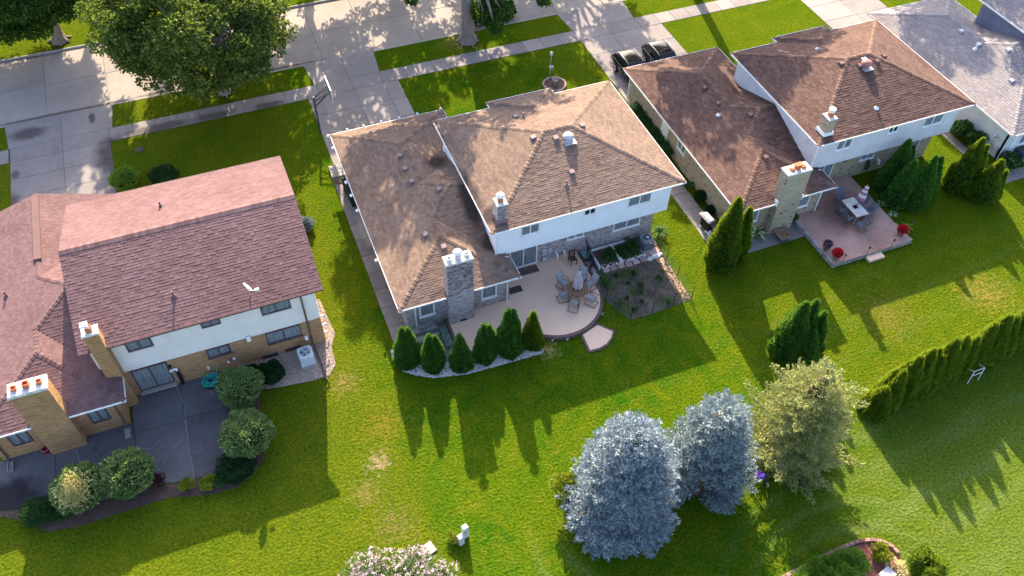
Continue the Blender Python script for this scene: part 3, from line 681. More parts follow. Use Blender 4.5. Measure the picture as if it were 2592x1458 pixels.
dd = MB(); H3.fW.box(dd, 5.0, 5.95, .05, 2.2, .002, .05); dd = dd.build('side_door', M_white, H3.t)
k = MB(); H3.fW.box(k, 5.1, 5.16, 1.0, 1.06, .05, .11); k.build('handle', M_black, dd)
H3.window(H3.l, *dr, M_white, 2, name='sliding_door', fw=.08, sill=False)
for i, q in enumerate(H3.uw): H3.window(H3.uS, *q, M_white, 2, fw=.08, curt=i != 1)
ch = H3.stack(30.55, 32.25, 29.55, 30.3, 0, 5.1, flues=1, cap=.12)
for x in (31.0, 31.8): MB().box((x, 29.9, 5.28), (.28, .24, .14), bev=.02).build('clay_pot', M_terra, ch)
MB().box((31.4, 29.92, 5.55), (.5, .36, .05), bev=.02).build('flue_cap', M_terra, ch)
for s_ in (-1, 1): MB().box((31.4+s_*.92, 29.72, 2.75), (.12, .3, .42)).build('flashing', M_whitem, ch)
ch = H3.stack(34.55, 35.12, 31.75, 32.45, 5.0, 6.65, cap=.06)
MB().lathe((34.83, 32.1, 6.9), [(.12, 0), (.12, .22), (.22, .24), (.22, .38), (.12, .4)], 10).build('flue_cap', M_whitem, ch)
MB().box((34.83, 32.1, 5.55), (.75, .86, .24), bev=.03).build('flashing', M_whitem, ch)
for x, y, z, fc in ((9.09, 40.52, 3.86, (-1, 0)), (9.11, 38.68, 3.81, (-1, 0)), (10.19, 36.43, 4.23, (-1, 0)), (9.2, 32.82, 3.74, (0, -1)), (16.57, 36.41, 6.8, (-1, 0)), (17.65, 35.88, 6.74, (0, -1)), (19.05, 35.89, 6.74, (0, -1)), (19.97, 36.31, 6.64, (1, 0))): H3.vent(x+22.15, y, z, M_vent3, fc)
for x, y, z in ((8.62, 37.75, 3.70), (17.08, 32.73, 5.69), (16.86, 39.23, 6.11)): H3.pipe(x+22.15, y, z, .45, M_vent3, M_whitem)
o = MB().lathe((40.22, 35.75, 6.62), [(.3, 0), (.2, .08), (.2, .22), (.34, .24), (.36, .34), (.3, .46), (.16, .54), (.02, .56)], 18).build('attic_fan', mat('rust_metal', (.3, .13, .12), (.42, .2, .19), rough=.5, n=((4, 1, 3),)), H3.t, smooth=True)
MB().box((40.22, 35.62, 6.66), (.7, .7, .05)).build('flashing', M_galv, o)
MB().box((40.2, 36.05, 7.08), (.34, .3, .06)).build('lid', M_whitem, o)
MB().tube([(40.0, 32.25, 1.35), (40.0, 32.12, 1.3), (39.98, 32.05, .95), (40.0, 32.08, .7)], .13, 8).build('hose_reel', mat('dark_green_plastic', (.012, .05, .025), (.02, .08, .04), rough=.5), H3.t)
MB().tube([(41.0, 32.35, 1.1), (41.0, 32.15, 1.1), (41.0, 32.1, .8)], .08, 8).build('exhaust_pipe', M_whitem, H3.t)
for c, d_ in (((43.2, 32.3, 1.1), (.4, .22, .6)), ((43.9, 32.3, 1.0), (.3, .2, .3))): MB().box(c, d_, bev=.03).build('meter_box', M_galv, H3.t)
H3.finish()

# --- grey roofed house at the east edge
H4 = split_level(44.15, 'white walled house with grey shingle roof and slate blue upper storey', M_sh4, M_cap4, M_br3, M_sid4, M_whitem, .2, M_vent4, M_stucco, tabw=.32)
H4.window(H4.fS, 1.2, 2.3, 1.05, 2.1, M_white, 2, fw=.08); H4.window(H4.fS, 4.6, 5.5, 1.05, 2.1, M_white, 1, fw=.08)
for x, y, z, fc in ((9.19, 39.95, 3.9, (-1, 0)), (9.23, 38.08, 3.9, (-1, 0)), (10.29, 36.37, 4.26, (-1, 0)), (8.62, 33.82, 3.7, (-1, 0))): H4.vent(x+44.15, y, z, M_vent4, fc)
H4.pipe(52.97, 37.9, 3.77, .4, M_whitem, M_whitem)
MB().lathe((50.2, 31.05, 1.4), [(.02, 0), (.17, .05), (.19, .16), (.12, .24), (.02, .26)], 12).build('electric_meter', M_galv, H4.t)
MB().tube([(50.1, 31.05, 1.4), (50.1, 31.05, .1)], .04, 6).build('conduit', M_galv, H4.t)
MB().box((50.1, 30.6, .75), (.16, .34, .4), bev=.03).build('meter_box', M_vent4, H4.t)
MB().tube([(50.15, 30.12, 2.6), (50.15, 30.12, .1)], .045, 6).build('downspout', M_whitem, H4.t)
H4.finish()

# --- pink brown gabled house to the west
H1 = House('gabled two storey house with pink brown roof, cream siding and tan brick', (-7, 36, 0), M_sh1, M_br1, .18, .27); H1.capm = M_cap1
wing_roof(H1, -16.6, -8.6, 45.1, -9.23, 29.0, 30.57, 42.0, 2.7, 1/3, -10.0, gable=True)
x0, x1, y0, y1, E2, s1 = -10.55, 1.86, 30.62, 42.0, 5.2, .32; ym = (y0+y1)/2; zr = E2+s1*(ym-y0)
nR = H1.plane(((x0, y0, E2), (x1, y0, E2)), [(x0, y0, E2), (x1, y0, E2), (x1, ym, zr), (x0, ym, zr)])
nF = H1.plane(((x1, y1, E2), (x0, y1, E2)), [(x1, y1, E2), (x0, y1, E2), (x0, ym, zr), (x1, ym, zr)])
H1.ridge((x0, ym, zr), (x1, ym, zr), nR, nF, wd=.26, L=.2)
MB().box(((x0+x1)/2, ym, E2-.11), (x1-x0-.7, y1-y0-.1, .02)).build('soffit', M_white, H1.t)
for xx in (x0+.012, x1-.012):   # rake boards along the gable edges
    for (ya, za), (yb, zb) in (((y0, E2), (ym, zr)), ((y1, E2), (ym, zr))):
        MB().add([(xx-.012, ya, za-.14), (xx+.012, ya, za-.14), (xx+.012, yb, zb-.14), (xx-.012, yb, zb-.14), (xx-.012, ya, za-.01), (xx+.012, ya, za-.01), (xx+.012, yb, zb-.01), (xx-.012, yb, zb-.01)],
                 [(3, 2, 1, 0), (4, 5, 6, 7), (0, 1, 5, 4), (1, 2, 6, 5), (2, 3, 7, 6), (3, 0, 4, 7)]).build('rake_board', M_white, H1.t)
fS = Fr(-10.2, 31.2, 'S'); core = MB().box((-4.42, 36.4, 3.73), (11.56, 10.36, 2.92)).build('upper_storey', M_sid1, H1.t)
u = ((1.68, 2.96, 3.75, 4.8), (5.5, 6.5, 4.03, 4.8), (8.62, 10.22, 3.75, 4.8)); lo = ((5.2, 6.46, 1.48, 2.2), (8.44, 10.38, 1.22, 2.2), (1.25, 3.12, .3, 2.2), (7.9, 8.8, .04, .3), (9.2, 10.1, .1, .36))
H1.siding(fS, 11.56, 2.27, 5.1, M_sid1, u, parent=core, H=.21)
fE = Fr(1.36, 31.2, 'E'); H1.siding(fE, 10.3, 2.27, 5.1, M_sid1, parent=core, H=.21)
H1.siding(Fr(-10.2, 41.5, 'W'), 10.3, 2.9, 5.1, M_sid1, parent=core, H=.21)
for xx in (-10.2, 1.36): MB().poly([(xx, y0+.5, 5.1), (xx, y1-.5, 5.1), (xx, ym, zr-.1)]).build('gable', M_sid1, core)
H1.wall(fS, 11.56, 0, 2.26, M_mortar); H1.wall(fE, 10.3, 0, 2.26, M_mortar); H1.wall(Fr(1.36, 41.5, 'N'), 11.56, 0, 2.26, M_mortar)
H1.bricks(fS, 11.56, 0, 2.24, lo); H1.bricks(fE, 10.3, 0, 2.24)
for i, q in enumerate(u): H1.window(fS, *q, M_brownm, 2, fw=.07, sill=False)
for q in lo[:2]: H1.window(fS, *q, M_brownm, 2, fw=.07)
H1.window(fS, *lo[2], M_brownm, 2, name='sliding_door', fw=.08, sill=False)
MB().box((-8.0, 31.05, .26), (1.95, .3, .1), bev=.02).build('door_sill', M_kerb, H1.t)
for q in lo[3:]: H1.window(fS, *q, M_brownm, 1, fw=.035, sill=False, curt=False)
fF = Fr(-16.1, 29.5, 'S'); fFE = Fr(-9.75, 29.5, 'E'); fw_ = ((4.75, 5.68, .92, 2.1), (.9, 1.84, .95, 2.1))
H1.wall(fF, 6.35, 0, 2.62, M_mortar); H1.wall(fFE, 1.7, 0, 2.62, M_mortar); H1.wall(Fr(-16.1, 44.6, 'W'), 15.1, 0, 2.62, M_mortar); H1.wall(Fr(-9.1, 44.6, 'N'), 7, 0, 2.62, M_mortar); H1.wall(Fr(-9.1, 41.3, 'E'), 3.3, 0, 2.62, M_mortar)
H1.bricks(fF, 6.35, 0, 2.6, fw_); H1.bricks(fFE, 1.7, 0, 2.6)
for q in fw_:
    H1.window(fF, *q, M_brownm, 2, fw=.07, sill=False)
    for k in range(9):   # soldier course under the window
        mb = MB(); a = q[0]+k*(q[1]-q[0])/9; fF.box(mb, a+.006, a+.094, q[2]-.2, q[2]-.01, .001, .035); mb.build('brick', M_br1, H1.t)
ch = H1.stack(-13.7, -12.0, 28.95, 29.75, 0, 5.3, flues=3, cap=.16)
ch = H1.stack(-9.92, -9.22, 30.6, 31.18, 0, 6.35, flues=1, cap=.1)
MB().box((-9.66, 30.86, 6.98), (.36, .36, .1), bev=.03).build('flue_cap', M_whitem, ch)
MB().tube([(-9.57, 30.89, 6.6), (-9.63, 30.87, 6.95)], .1, 8).build('flue_pipe', M_whitem, ch)
G = lambda a, b, o: H1.gutter(a, b, o, M_brownm)
G((-9.15, y0, E2), (x1, y0, E2), (0, -1, 0)); G((x0, y0, E2), (-9.98, y0, E2), (0, -1, 0)); G((x1, y1, E2), (x0, y1, E2), (0, 1, 0))
G = lambda a, b, o: H1.gutter(a, b, o, M_whitem)
G((-16.6, 29.0, 2.7), (-13.75, 29.0, 2.7), (0, -1, 0)); G((-11.95, 29.0, 2.7), (-9.18, 29.0, 2.7), (0, -1, 0)); G((-9.23, 28.95, 2.7), (-9.23, 30.55, 2.7), (1, 0, 0))
ds = lambda pts, r=.05: MB().tube(pts, r, 6).build('downspout', M_brownm, H1.t)
ds([(.62, 30.6, 5.05), (.62, 31.05, 4.75), (.62, 31.08, 2.35), (.62, 31.1, .35), (.62, 30.9, .2)]); ds([(.66, 30.95, .2), (.8, 28.45, .08)])
ds([(-9.95, 29.05, 2.6), (-9.95, 29.4, 2.4), (-9.95, 29.4, .3), (-9.95, 29.2, .15)]); ds([(-15.8, 29.05, 2.6), (-15.8, 29.4, 2.4), (-15.8, 29.4, .3), (-15.8, 29.2, .15)])
MB().box((-12.6, 42.1, 4.1), (.42, 5.6, .09), bev=.03).build('ridge_vent', M_cap1, H1.t)
for x, y, z in ((-5.31, 38.82, 6.2), (-5.53, 32.32, 5.75), (-14.5, 37.75, 3.4)): H1.pipe(x, y, z, .42, M_flash, M_cap1)
dish = MB().tube([(-1.85, 31.3, 5.35), (-1.85, 31.3, 5.7), (-1.82, 31.32, 6.0)], .03, 8).build('satellite_dish', M_galv, H1.t)
T = Matrix.Translation((-1.9, 31.36, 6.02)) @ Matrix.Rotation(math.radians(68), 4, Vector((.25, 1, .1)).normalized()) @ Matrix.Rotation(math.radians(-25), 4, 'X')
prof = [(r_, .16*(r_/.33)**2*.5) for r_ in (.01, .1, .2, .28, .33)]
mb = MB().lathe((0, 0, 0), prof, 20, 1., .88); mb.v = [tuple(T @ Vector(v)) for v in mb.v]; mb.f = mb.f[:-1]; mb.mi = mb.mi[:-1]; mb.build('reflector', M_whitem, dish, smooth=True)
MB().tube([(-1.88, 31.3, 5.85), (-1.5, 31.2, 5.8)], .022, 6).build('feed_arm', M_whitem, dish); MB().box((-1.42, 31.2, 5.84), (.2, .1, .14)).build('receiver', M_whitem, dish)
MB().tube([(-6.75, 31.05, .1), (-6.75, 31.05, 1.35)], .1, 10).build('radon_pipe', M_black, H1.t)
MB().tube([(-6.75, 31.05, 1.35), (-6.75, 31.05, 1.5), (-6.9, 31.0, 1.56), (-7.05, 31.02, 1.5), (-7.05, 31.1, 1.3)], .07, 8).build('pipe_elbow', M_whitem, H1.t)
MB().lathe((-7.0, 31.05, 1.75), [(.02, 0), (.09, .03), (.09, .14), (.02, .17)], 10).build('wall_lamp', M_black, H1.t)
for c, d_ in (((-2.65, 31.05, 2.3), (.22, .18, .3)), ((.35, 31.08, .95), (.18, .14, .3)), ((-4.1, 31.1, .75), (.13, .12, .13)), ((-5.2, 31.1, .75), (.13, .12, .13)), ((-3.75, 31.1, .9), (.16, .1, .16))): MB().box(c, d_, bev=.02).build('outlet_box', M_whitem, H1.t)
for z in (.5, 1.2, 2.0): MB().tube([(1.38, 31.5, z), (1.6, 31.5, z), (1.6, 31.5, z-.2)], .05, 8).build('wall_pipe', M_whitem, H1.t)
H1.finish()
# ------------------------------------------------------------------ vegetation kit
def unit(v): return v/np.maximum(np.linalg.norm(v, axis=-1, keepdims=True), 1e-9)
def rdir(n): return unit(RNG.normal(size=(n, 3)))
def kites(name, P, D, ln, wd, m, fold=.25):
    """leaf-shaped faces rooted at P, pointing along D"""
    n = len(P); D = unit(D); ln = np.broadcast_to(ln, (n,))[:, None]; wd = np.broadcast_to(wd, (n,))[:, None]
    S = unit(np.cross(D, rdir(n))); U = np.cross(S, D)
    mid = P+D*ln*.45
    V = np.stack([P, mid+S*wd*.5+U*wd*fold, P+D*ln, mid-S*wd*.5+U*wd*fold], 1)
    return multi(name, V, [(0, 1, 2, 3)], m)
def clumpy(P, amp, sc, seed):
    """cheap smooth noise over points"""
    r = np.random.default_rng(seed); out = np.zeros(len(P))
    for k in range(5):
        d = r.normal(size=3)*sc*(1+.6*k); out += np.sin(P@d+r.uniform(0, 6.28))/(1+.5*k)
    return out*amp
ML = dict(
    oak=leafmat('tree_leaf', (.022, .058, .014), (.15, .205, .045), trans=.38, tw=(.22, .3, .03)),
    oak2=leafmat('maple_leaf', (.014, .055, .012), (.075, .15, .024), trans=.35, tw=(.2, .32, .03)),
    thuja=leafmat('arborvitae_leaf', (.018, .10, .022), (.115, .30, .045), trans=.38, tw=(.2, .3, .02), ns=1.5),
    thujay=leafmat('yellow_arborvitae_leaf', (.03, .10, .01), (.19, .29, .026), trans=.48, tw=(.26, .32, .02), ns=1.5),
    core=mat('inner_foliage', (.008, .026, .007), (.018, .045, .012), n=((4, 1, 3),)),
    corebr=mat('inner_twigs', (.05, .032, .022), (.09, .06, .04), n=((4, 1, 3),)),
    spruce=leafmat('blue_spruce_needle', (.11, .16, .20), (.44, .51, .57), trans=.12, ns=1.2),
    spruceg=leafmat('grey_green_needle', (.10, .155, .17), (.40, .47, .50), trans=.12, ns=.6),
    sprucey=leafmat('yellow_green_needle', (.14, .18, .06), (.40, .43, .17), trans=.22, ns=.5, c3=(.46, .42, .12), c3w=.16),
    shrub=leafmat('shrub_leaf', (.06, .13, .035), (.29, .38, .13), trans=.3),
    yew=leafmat('yew_leaf', (.006, .022, .007), (.022, .065, .018), trans=.1),
    lime=leafmat('lime_leaf', (.09, .15, .012), (.30, .34, .03), trans=.3),
    bush=leafmat('bush_leaf', (.02, .065, .018), (.07, .16, .04), trans=.25),
    red=leafmat('barberry_leaf', (.035, .012, .014), (.11, .035, .035), trans=.2),
    cream=leafmat('variegated_leaf', (.50, .45, .17), (.80, .72, .38), trans=.2),
    lilac=leafmat('lilac_leaf', (.06, .12, .03), (.2, .28, .09), trans=.25),
    bloom=leafmat('pink_blossom', (.55, .30, .42), (.85, .78, .80), trans=.25),
    juniper=leafmat('juniper_leaf', (.05, .15, .02), (.22, .38, .04), trans=.35, tw=(.2, .3, .03)),
    hosta=leafmat('hosta_leaf', (.04, .10, .03), (.13, .22, .07), trans=.2, c3=(.55, .58, .35), c3w=.3),
    scarlet=leafmat('scarlet_flower', (.45, .006, .02), (.72, .02, .05), trans=.2),
    purple=leafmat('purple_leaf', (.06, .035, .07), (.16, .10, .17), trans=.2),
)
def lathe_core(prof, m, name, parent, n=14, jitter=.06, loc=(0, 0, 0)):
    mb = MB().lathe((0, 0, 0), prof, n)
    mb.v = [(x*(1+random.uniform(-jitter, jitter))+loc[0], y*(1+random.uniform(-jitter, jitter))+loc[1], z+loc[2]) for x, y, z in mb.v]
    return mb.build(name, m, parent, smooth=True, org=loc)
def thuja_shape(leaders, dens=520, ln=.21, wd=.075, m=None, seed=1):
    """arborvitae: upright sprays over tapering leaders (dx,dy,h,r) -> foliage mesh + core profiles"""
    P, D = [], []
    for dx, dy, h, r in leaders:
        n = int(dens*math.pi*r*h*1.25); t = RNG.random(n)**1.1; a = RNG.random(n)*2*math.pi
        pr = r*np.minimum(1., (t+.10)/.22)**.6*(1-t**1.35)**.85+.02
        q = np.stack([np.cos(a), np.sin(a), np.zeros(n)], 1)
        base = q*pr[:, None]+np.stack([np.zeros(n), np.zeros(n), t*h], 1)
        k = 1+clumpy(base*np.array([1, 1, .55]), .12, 3.4/max(r, .5)**.5, seed)+RNG.normal(size=n)*.035
        p = q*(pr*k*.93)[:, None]; p[:, 2] = t*h; p += np.array([dx, dy, 0])
        # leaders lean together at the foot
        P.append(p); D.append(q*RNG.uniform(.35, .9, (n, 1))+np.array([0, 0, 1])*RNG.uniform(.5, 1.2, (n, 1))+RNG.normal(size=(n, 3))*.3)
    P, D = np.concatenate(P), np.concatenate(D); n = len(P)
    return kites('foliage', P-unit(D)*ln*.35, D, ln*RNG.uniform(.7, 1.3, n), wd*RNG.uniform(.7, 1.4, n), m)
def thuja_core(leaders, parent, m):
    mb = MB()
    for dx, dy, h, r in leaders:
        mb.lathe((dx, dy, 0), [(r*.55, .04)]+[(max(r*min(1., (t+.1)/.22)**.6*(1-t**1.35)**.85*.84, .015), t*h) for t in (.1, .2, .35, .5, .65, .78, .88, .95)], 12)
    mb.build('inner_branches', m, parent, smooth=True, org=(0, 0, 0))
TH = {}
ORD = 'first second third fourth fifth sixth seventh eighth ninth tenth eleventh twelfth thirteenth fourteenth fifteenth'.split()
def thuja(label, loc, leaders, m='thuja', group=None, key=None, rz=0., scale=None, dens=520, name='arborvitae', seed=1):
    if key and key in TH:
        return copy_tree(TH[key], loc, rz, label, scale)
    t = thing(name, label, 'conifer', (0, 0, 0), group)
    put_mesh('crown', thuja_shape(leaders, dens, m=ML[m], seed=seed), t); thuja_core(leaders, t, ML['core'])
    mb = MB()
    for dx, dy, h, r in leaders: mb.tube([(dx, dy, -.05), (dx, dy, h*.3)], [.07*r+.03, .03], 7)
    mb.build('trunk', M_bark, t, org=(0, 0, 0))
    t.location = loc; ORG[t] = Vector(loc); t.rotation_euler.z = rz
    if scale: t.scale = scale
    if key: TH[key] = t
    return t
def spruce(label, loc, h, R, m, core, seed, dens=1., ragged=.08, kite=(.27, .06), name='blue_spruce', dead=0, bare=None, bulge=.8):
    t = thing(name, label, 'conifer', (0, 0, 0)); r = np.random.default_rng(seed)
    P, D, L = [], [], []; z = .35; tier = 0; tw = MB()
    while z < h-.1:
        f = z/h; rad = R*min(1., (f+.22)/.36)**.5*(1-f)**bulge*(1+r.normal()*ragged*.9)+.05
        nb = max(5, int(2*math.pi*rad/.5*dens)); off = r.random()*6.28
        for b in range(nb):
            a = off+2*math.pi*(b+r.uniform(-.25, .25))/nb; ln = rad*(1+float(np.clip(r.normal(), -1.6, 1.3))*ragged)
            if bare and bare(a, f) > r.random(): continue
            rise = .32*(1-f)*-.35+.12+.5*f; d = np.array([math.cos(a), math.sin(a), 0.]); sd = np.array([-d[1], d[0], 0.])
            if tier % 3 == 0 and b % 2 == 0: tw.tube([(0, 0, z-.1), tuple(d*ln*.9+[0, 0, z+ln*rise*.5])], [.035, .012], 4, cap=False)
            ns = max(3, int(ln*6.5*dens)); droop = (1-f)*.30; bz = r.normal()*.05
            ax = lambda s: d*ln*s+np.array([0, 0, z+bz+ln*(rise*s*.55-droop*s*(1-s)*1.3)])
            for k in range(ns):
                s = .24+.76*((k+.7)/ns)**.8; p0 = ax(s); tl = min(.62, ln*.45)*(1.15-s)+.10
                for sg in ((-1, 1) if k < ns-1 else (-.35, .35, 0)):
                    tdir = unit(d*(.85 if k < ns-1 else 1.2)+sd*sg*.85+np.array([0, 0, .22+.25*s])+r.normal(size=3)*.12); m_ = max(2, int(tl/.085))
                    q = p0[None]+tdir[None]*(tl*(np.arange(m_)+.4)/m_)[:, None]; q = np.repeat(q, 3, 0)+r.normal(size=(m_*3, 3))*.015
                    P.append(q); D.append(unit(tdir[None]*.9+r.normal(size=(m_*3, 3))*.55+np.array([0, 0, .18]))); L.append(r.uniform(.7, 1.25, m_*3))
        z += .40+.18*(1-f); tier += 1
    # leader
    K = 420; tz = r.random(K)**.8; ta = r.random(K)*6.28;
    hz = h-1.15*(1-tz); rr_ = (.52*(1-tz)+.04)*r.uniform(.35, 1.05, K)*(R/2.5)
    P.append(np.stack([np.cos(ta)*rr_, np.sin(ta)*rr_, hz], 1)); D.append(unit(np.stack([np.cos(ta), np.sin(ta), np.full(K, .55)], 1)+r.normal(size=(K, 3))*.35)); L.append(r.uniform(.7, 1.2, K))
    P, D, L = np.concatenate(P), np.concatenate(D), np.concatenate(L)
    put_mesh('crown', kites('crown', P, D, kite[0]*L, kite[1]*L**.5, m, fold=.5), t)
    tw.tube([(0, 0, -.05), (0, 0, h*.5), (0, 0, h*.97)], [.2, .11, .02], 8); tw.build('trunk', M_bark, t, org=(0, 0, 0))
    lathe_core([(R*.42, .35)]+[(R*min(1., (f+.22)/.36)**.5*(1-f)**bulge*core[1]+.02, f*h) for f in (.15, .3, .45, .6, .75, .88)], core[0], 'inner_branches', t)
    t.location = loc; ORG[t] = Vector(loc)
    return t
def tree(label, base, trunk_r, cen, rad, ncl, nlf, lsz, m, seed, extra=(), fork=.45, group=None, name='street_tree', shell=.62, lean=(0, 0), clr=(1.0, 1.75), zmin=None):
    """broadleaf tree: forked trunk with limbs, crown of many leaf clumps with gaps"""
    r = np.random.default_rng(seed); t = thing(name, label, 'tree', base, group); base = np.array(base, float); cen = np.array(cen, float); rad = np.array(rad, float)
    C, S = [], []
    while len(C) < ncl:
        d = unit(r.normal(size=3)); f = r.uniform(shell, 1.)**.6
        c = cen+d*rad*f
        if zmin is not None and c[2] < zmin: continue
        C.append(c); S.append(r.uniform(*clr))
    for e in extra: C.append(np.array(e[:3], float)); S.append(e[3])
    nx = len(C)-len(extra)
    P, D = [], []
    for ci, (c, s) in enumerate(zip(C, S)):
        n = int(nlf*s*s/1.8) if ci < nx else int(420*s); d = unit(r.normal(size=(n, 3))+np.array([0, 0, .25])); rr = s*r.uniform(.35, 1., (n, 1))**.55
        p = c+d*rr*np.array([1.05, 1.05, .72]); P.append(p); D.append(d*.6+r.normal(size=(n, 3))*.7+np.array([0, 0, -.15]))
    P, D = np.concatenate(P), np.concatenate(D); n = len(P)
    put_mesh('crown', kites('crown', P-base, D, lsz*r.uniform(.7, 1.3, n), lsz*.8*r.uniform(.7, 1.3, n), m), t, base)
    mb = MB(); fz = base[2]+(cen[2]-base[2])*fork; top = np.array([base[0]+lean[0], base[1]+lean[1], fz]); R_ = trunk_r
    mb.tube([base+[0, 0, -.1], base+[0, 0, .12], base+[0, 0, .45], base*.6+top*.4+[.04, .03, 0], top], [R_*1.75, R_*1.4, R_*1.08, R_*.94, R_*.86], 14, cap=False)
    for k in range(7):   # root flare
        a = 6.28*k/7+.3; q = np.array([math.cos(a), math.sin(a), 0]); L_ = R_*r.uniform(1.7, 2.5)
        mb.tube([base+q*R_*.7+[0, 0, .45], base+q*R_*1.3+[0, 0, .14], base+q*L_+[0, 0, .0]], [R_*.4, R_*.3, R_*.06], 6)
    idx = list(range(len(C))); r.shuffle(idx); lim = [top+np.array([0, 0, rad[2]*.5]), ]
    prim = []
    for k in range(5):
        a = 6.28*k/5+r.uniform(-.4, .4); q = cen+rad*np.array([math.cos(a)*.45, math.sin(a)*.45, r.uniform(-.15, .4)])
        md = top*.55+q*.45+[0, 0, .3]; mb.tube([top-[0, 0, .3], md, q], [R_*.62, R_*.42, R_*.22], 8, cap=False); prim.append((md, q))
    for i in idx[:60]+list(range(len(C)-len(extra), len(C))):
        c = C[i]; md, q = min(prim, key=lambda x: np.linalg.norm(x[1]-c)); st = q if np.linalg.norm(q-c) < np.linalg.norm(md-c) else md
        mb.tube([st, st*.5+c*.5+r.normal(size=3)*.15, c], [R_*.2, R_*.12, .02], 5, cap=False)
    mb.build('trunk', M_bark, t, smooth=True, org=tuple(base))
    return t
def ball(label, loc, R, h, m, n, ln, wd, name='round_shrub', squash=1., group=None, cat='shrub', core=None, seed=1, amp=.085, up_=.25, extra=None, lift=0.):
    """clipped shrub: leafy rounded shell over inner twigs"""
    t = thing(name, label, cat, (0, 0, 0), group); d = unit(RNG.normal(size=(n, 3))); d[:, 2] = np.where(d[:, 2] < -.75, -d[:, 2], d[:, 2])
    k = 1+clumpy(d, amp, 3.2, seed)+RNG.normal(size=n)*.03; zc = h/2+lift
    p = d*np.array([R, R*squash, h/2])*(k*.96)[:, None]+np.array([0, 0, zc]); p[:, 2] = np.maximum(p[:, 2], .02)
    D = d+RNG.normal(size=(n, 3))*.55+np.array([0, 0, up_])
    put_mesh('leaves', kites('leaves', p-unit(D)*ln*.5, D, ln*RNG.uniform(.7, 1.3, n), wd*RNG.uniform(.7, 1.3, n), m), t)
    pr = [(math.sin(a)*R*.86, zc-math.cos(a)*h/2*.86) for a in (.35, .7, 1.1, 1.5, 1.9, 2.3, 2.7, 3.0)]
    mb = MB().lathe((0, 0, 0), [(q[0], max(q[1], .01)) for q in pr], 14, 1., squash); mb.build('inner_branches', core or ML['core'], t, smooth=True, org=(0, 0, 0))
    if lift: MB().tube([(0, 0, -.03), (.02, 0, lift+.3)], [.07, .05], 8).build('stem', M_bark, t, org=(0, 0, 0))
    if extra: extra(t)
    t.location = loc; ORG[t] = Vector(loc)
    return t
def loose(label, loc, R, h, m, n, ln, wd, name='bush', cat='bush', group=None, ncl=14, seed=3, flowers=None, sx=1., rz=0.):
    """loose leafy bush made of several clumps on stems"""
    r = np.random.default_rng(seed); t = thing(name, label, cat, (0, 0, 0), group); P, D = [], []; mb = MB(); F = []
    for k in range(ncl):
        a = r.random()*6.28; q = r.random()**.5*R*.75; c = np.array([math.cos(a)*q*sx, math.sin(a)*q, h*r.uniform(.42, .78)]); s = min(R*.45, h*.34)*r.uniform(.8, 1.2); nn = n//ncl
        d = unit(r.normal(size=(nn, 3))+[0, 0, .3]); p = c+d*s*r.uniform(.5, 1, (nn, 1)); p[:, 2] = np.maximum(p[:, 2], .02)
        P.append(p); D.append(d+r.normal(size=(nn, 3))*.5+[0, 0, .2]); F.append(c+unit(r.normal(size=(60, 3))+[0, 0, .8])*s*1.03)
        mb.tube([(c[0]*.2, c[1]*.2, 0), tuple(c)], [.02, .01], 4, cap=False)
    P, D = np.concatenate(P), np.concatenate(D); k = len(P)
    put_mesh('leaves', kites('leaves', P, D, ln*r.uniform(.7, 1.3, k), wd*r.uniform(.7, 1.3, k), m), t); mb.build('stems', M_bark, t, org=(0, 0, 0))
    if flowers:
        fm, fn, fs = flowers; F = np.concatenate(F); F = F[r.permutation(len(F))[:fn]]
        Q = np.repeat(F, 9, 0)+r.normal(size=(len(F)*9, 3))*fs*.55; put_mesh('flowers', kites('flowers', Q, r.normal(size=Q.shape)+[0, 0, .5], fs, fs*.8, fm), t)
    t.location = loc; ORG[t] = Vector(loc); t.rotation_euler.z = rz
    return t
def blades(label, loc, n, ln, wd, m, name='hosta', spread=.35, group=None, cat='plant', arch=.5, seed=5):
    """rosette of broad arching leaves"""
    r = np.random.default_rng(seed); t = thing(name, label, cat, (0, 0, 0), group); V = []
    for k in range(n):
        a = 6.28*k/n*2.4+r.uniform(-.3, .3); d = np.array([math.cos(a), math.sin(a), 0]); s = np.array([-d[1], d[0], 0]); L_ = ln*r.uniform(.7, 1.15); el = r.uniform(.5, 1.3)
        b = d*r.uniform(0, spread*.25); m1 = b+d*L_*.5*math.cos(el)+[0, 0, L_*.5*math.sin(el)]; m2 = m1+d*L_*.5*math.cos(el-arch*2)+[0, 0, L_*.5*math.sin(el-arch*2)]
        m2[2] = max(m2[2], .03); w_ = wd*r.uniform(.8, 1.2)
        V.append([b, m1-s*w_*.5-[0, 0, wd*.12], m1, m1+s*w_*.5-[0, 0, wd*.12], m2])
    put_mesh('leaves', multi('leaves', np.array(V), [(0, 1, 2), (0, 2, 3), (1, 4, 2), (2, 4, 3)], m), t)
    t.location = loc; ORG[t] = Vector(loc)
    return t

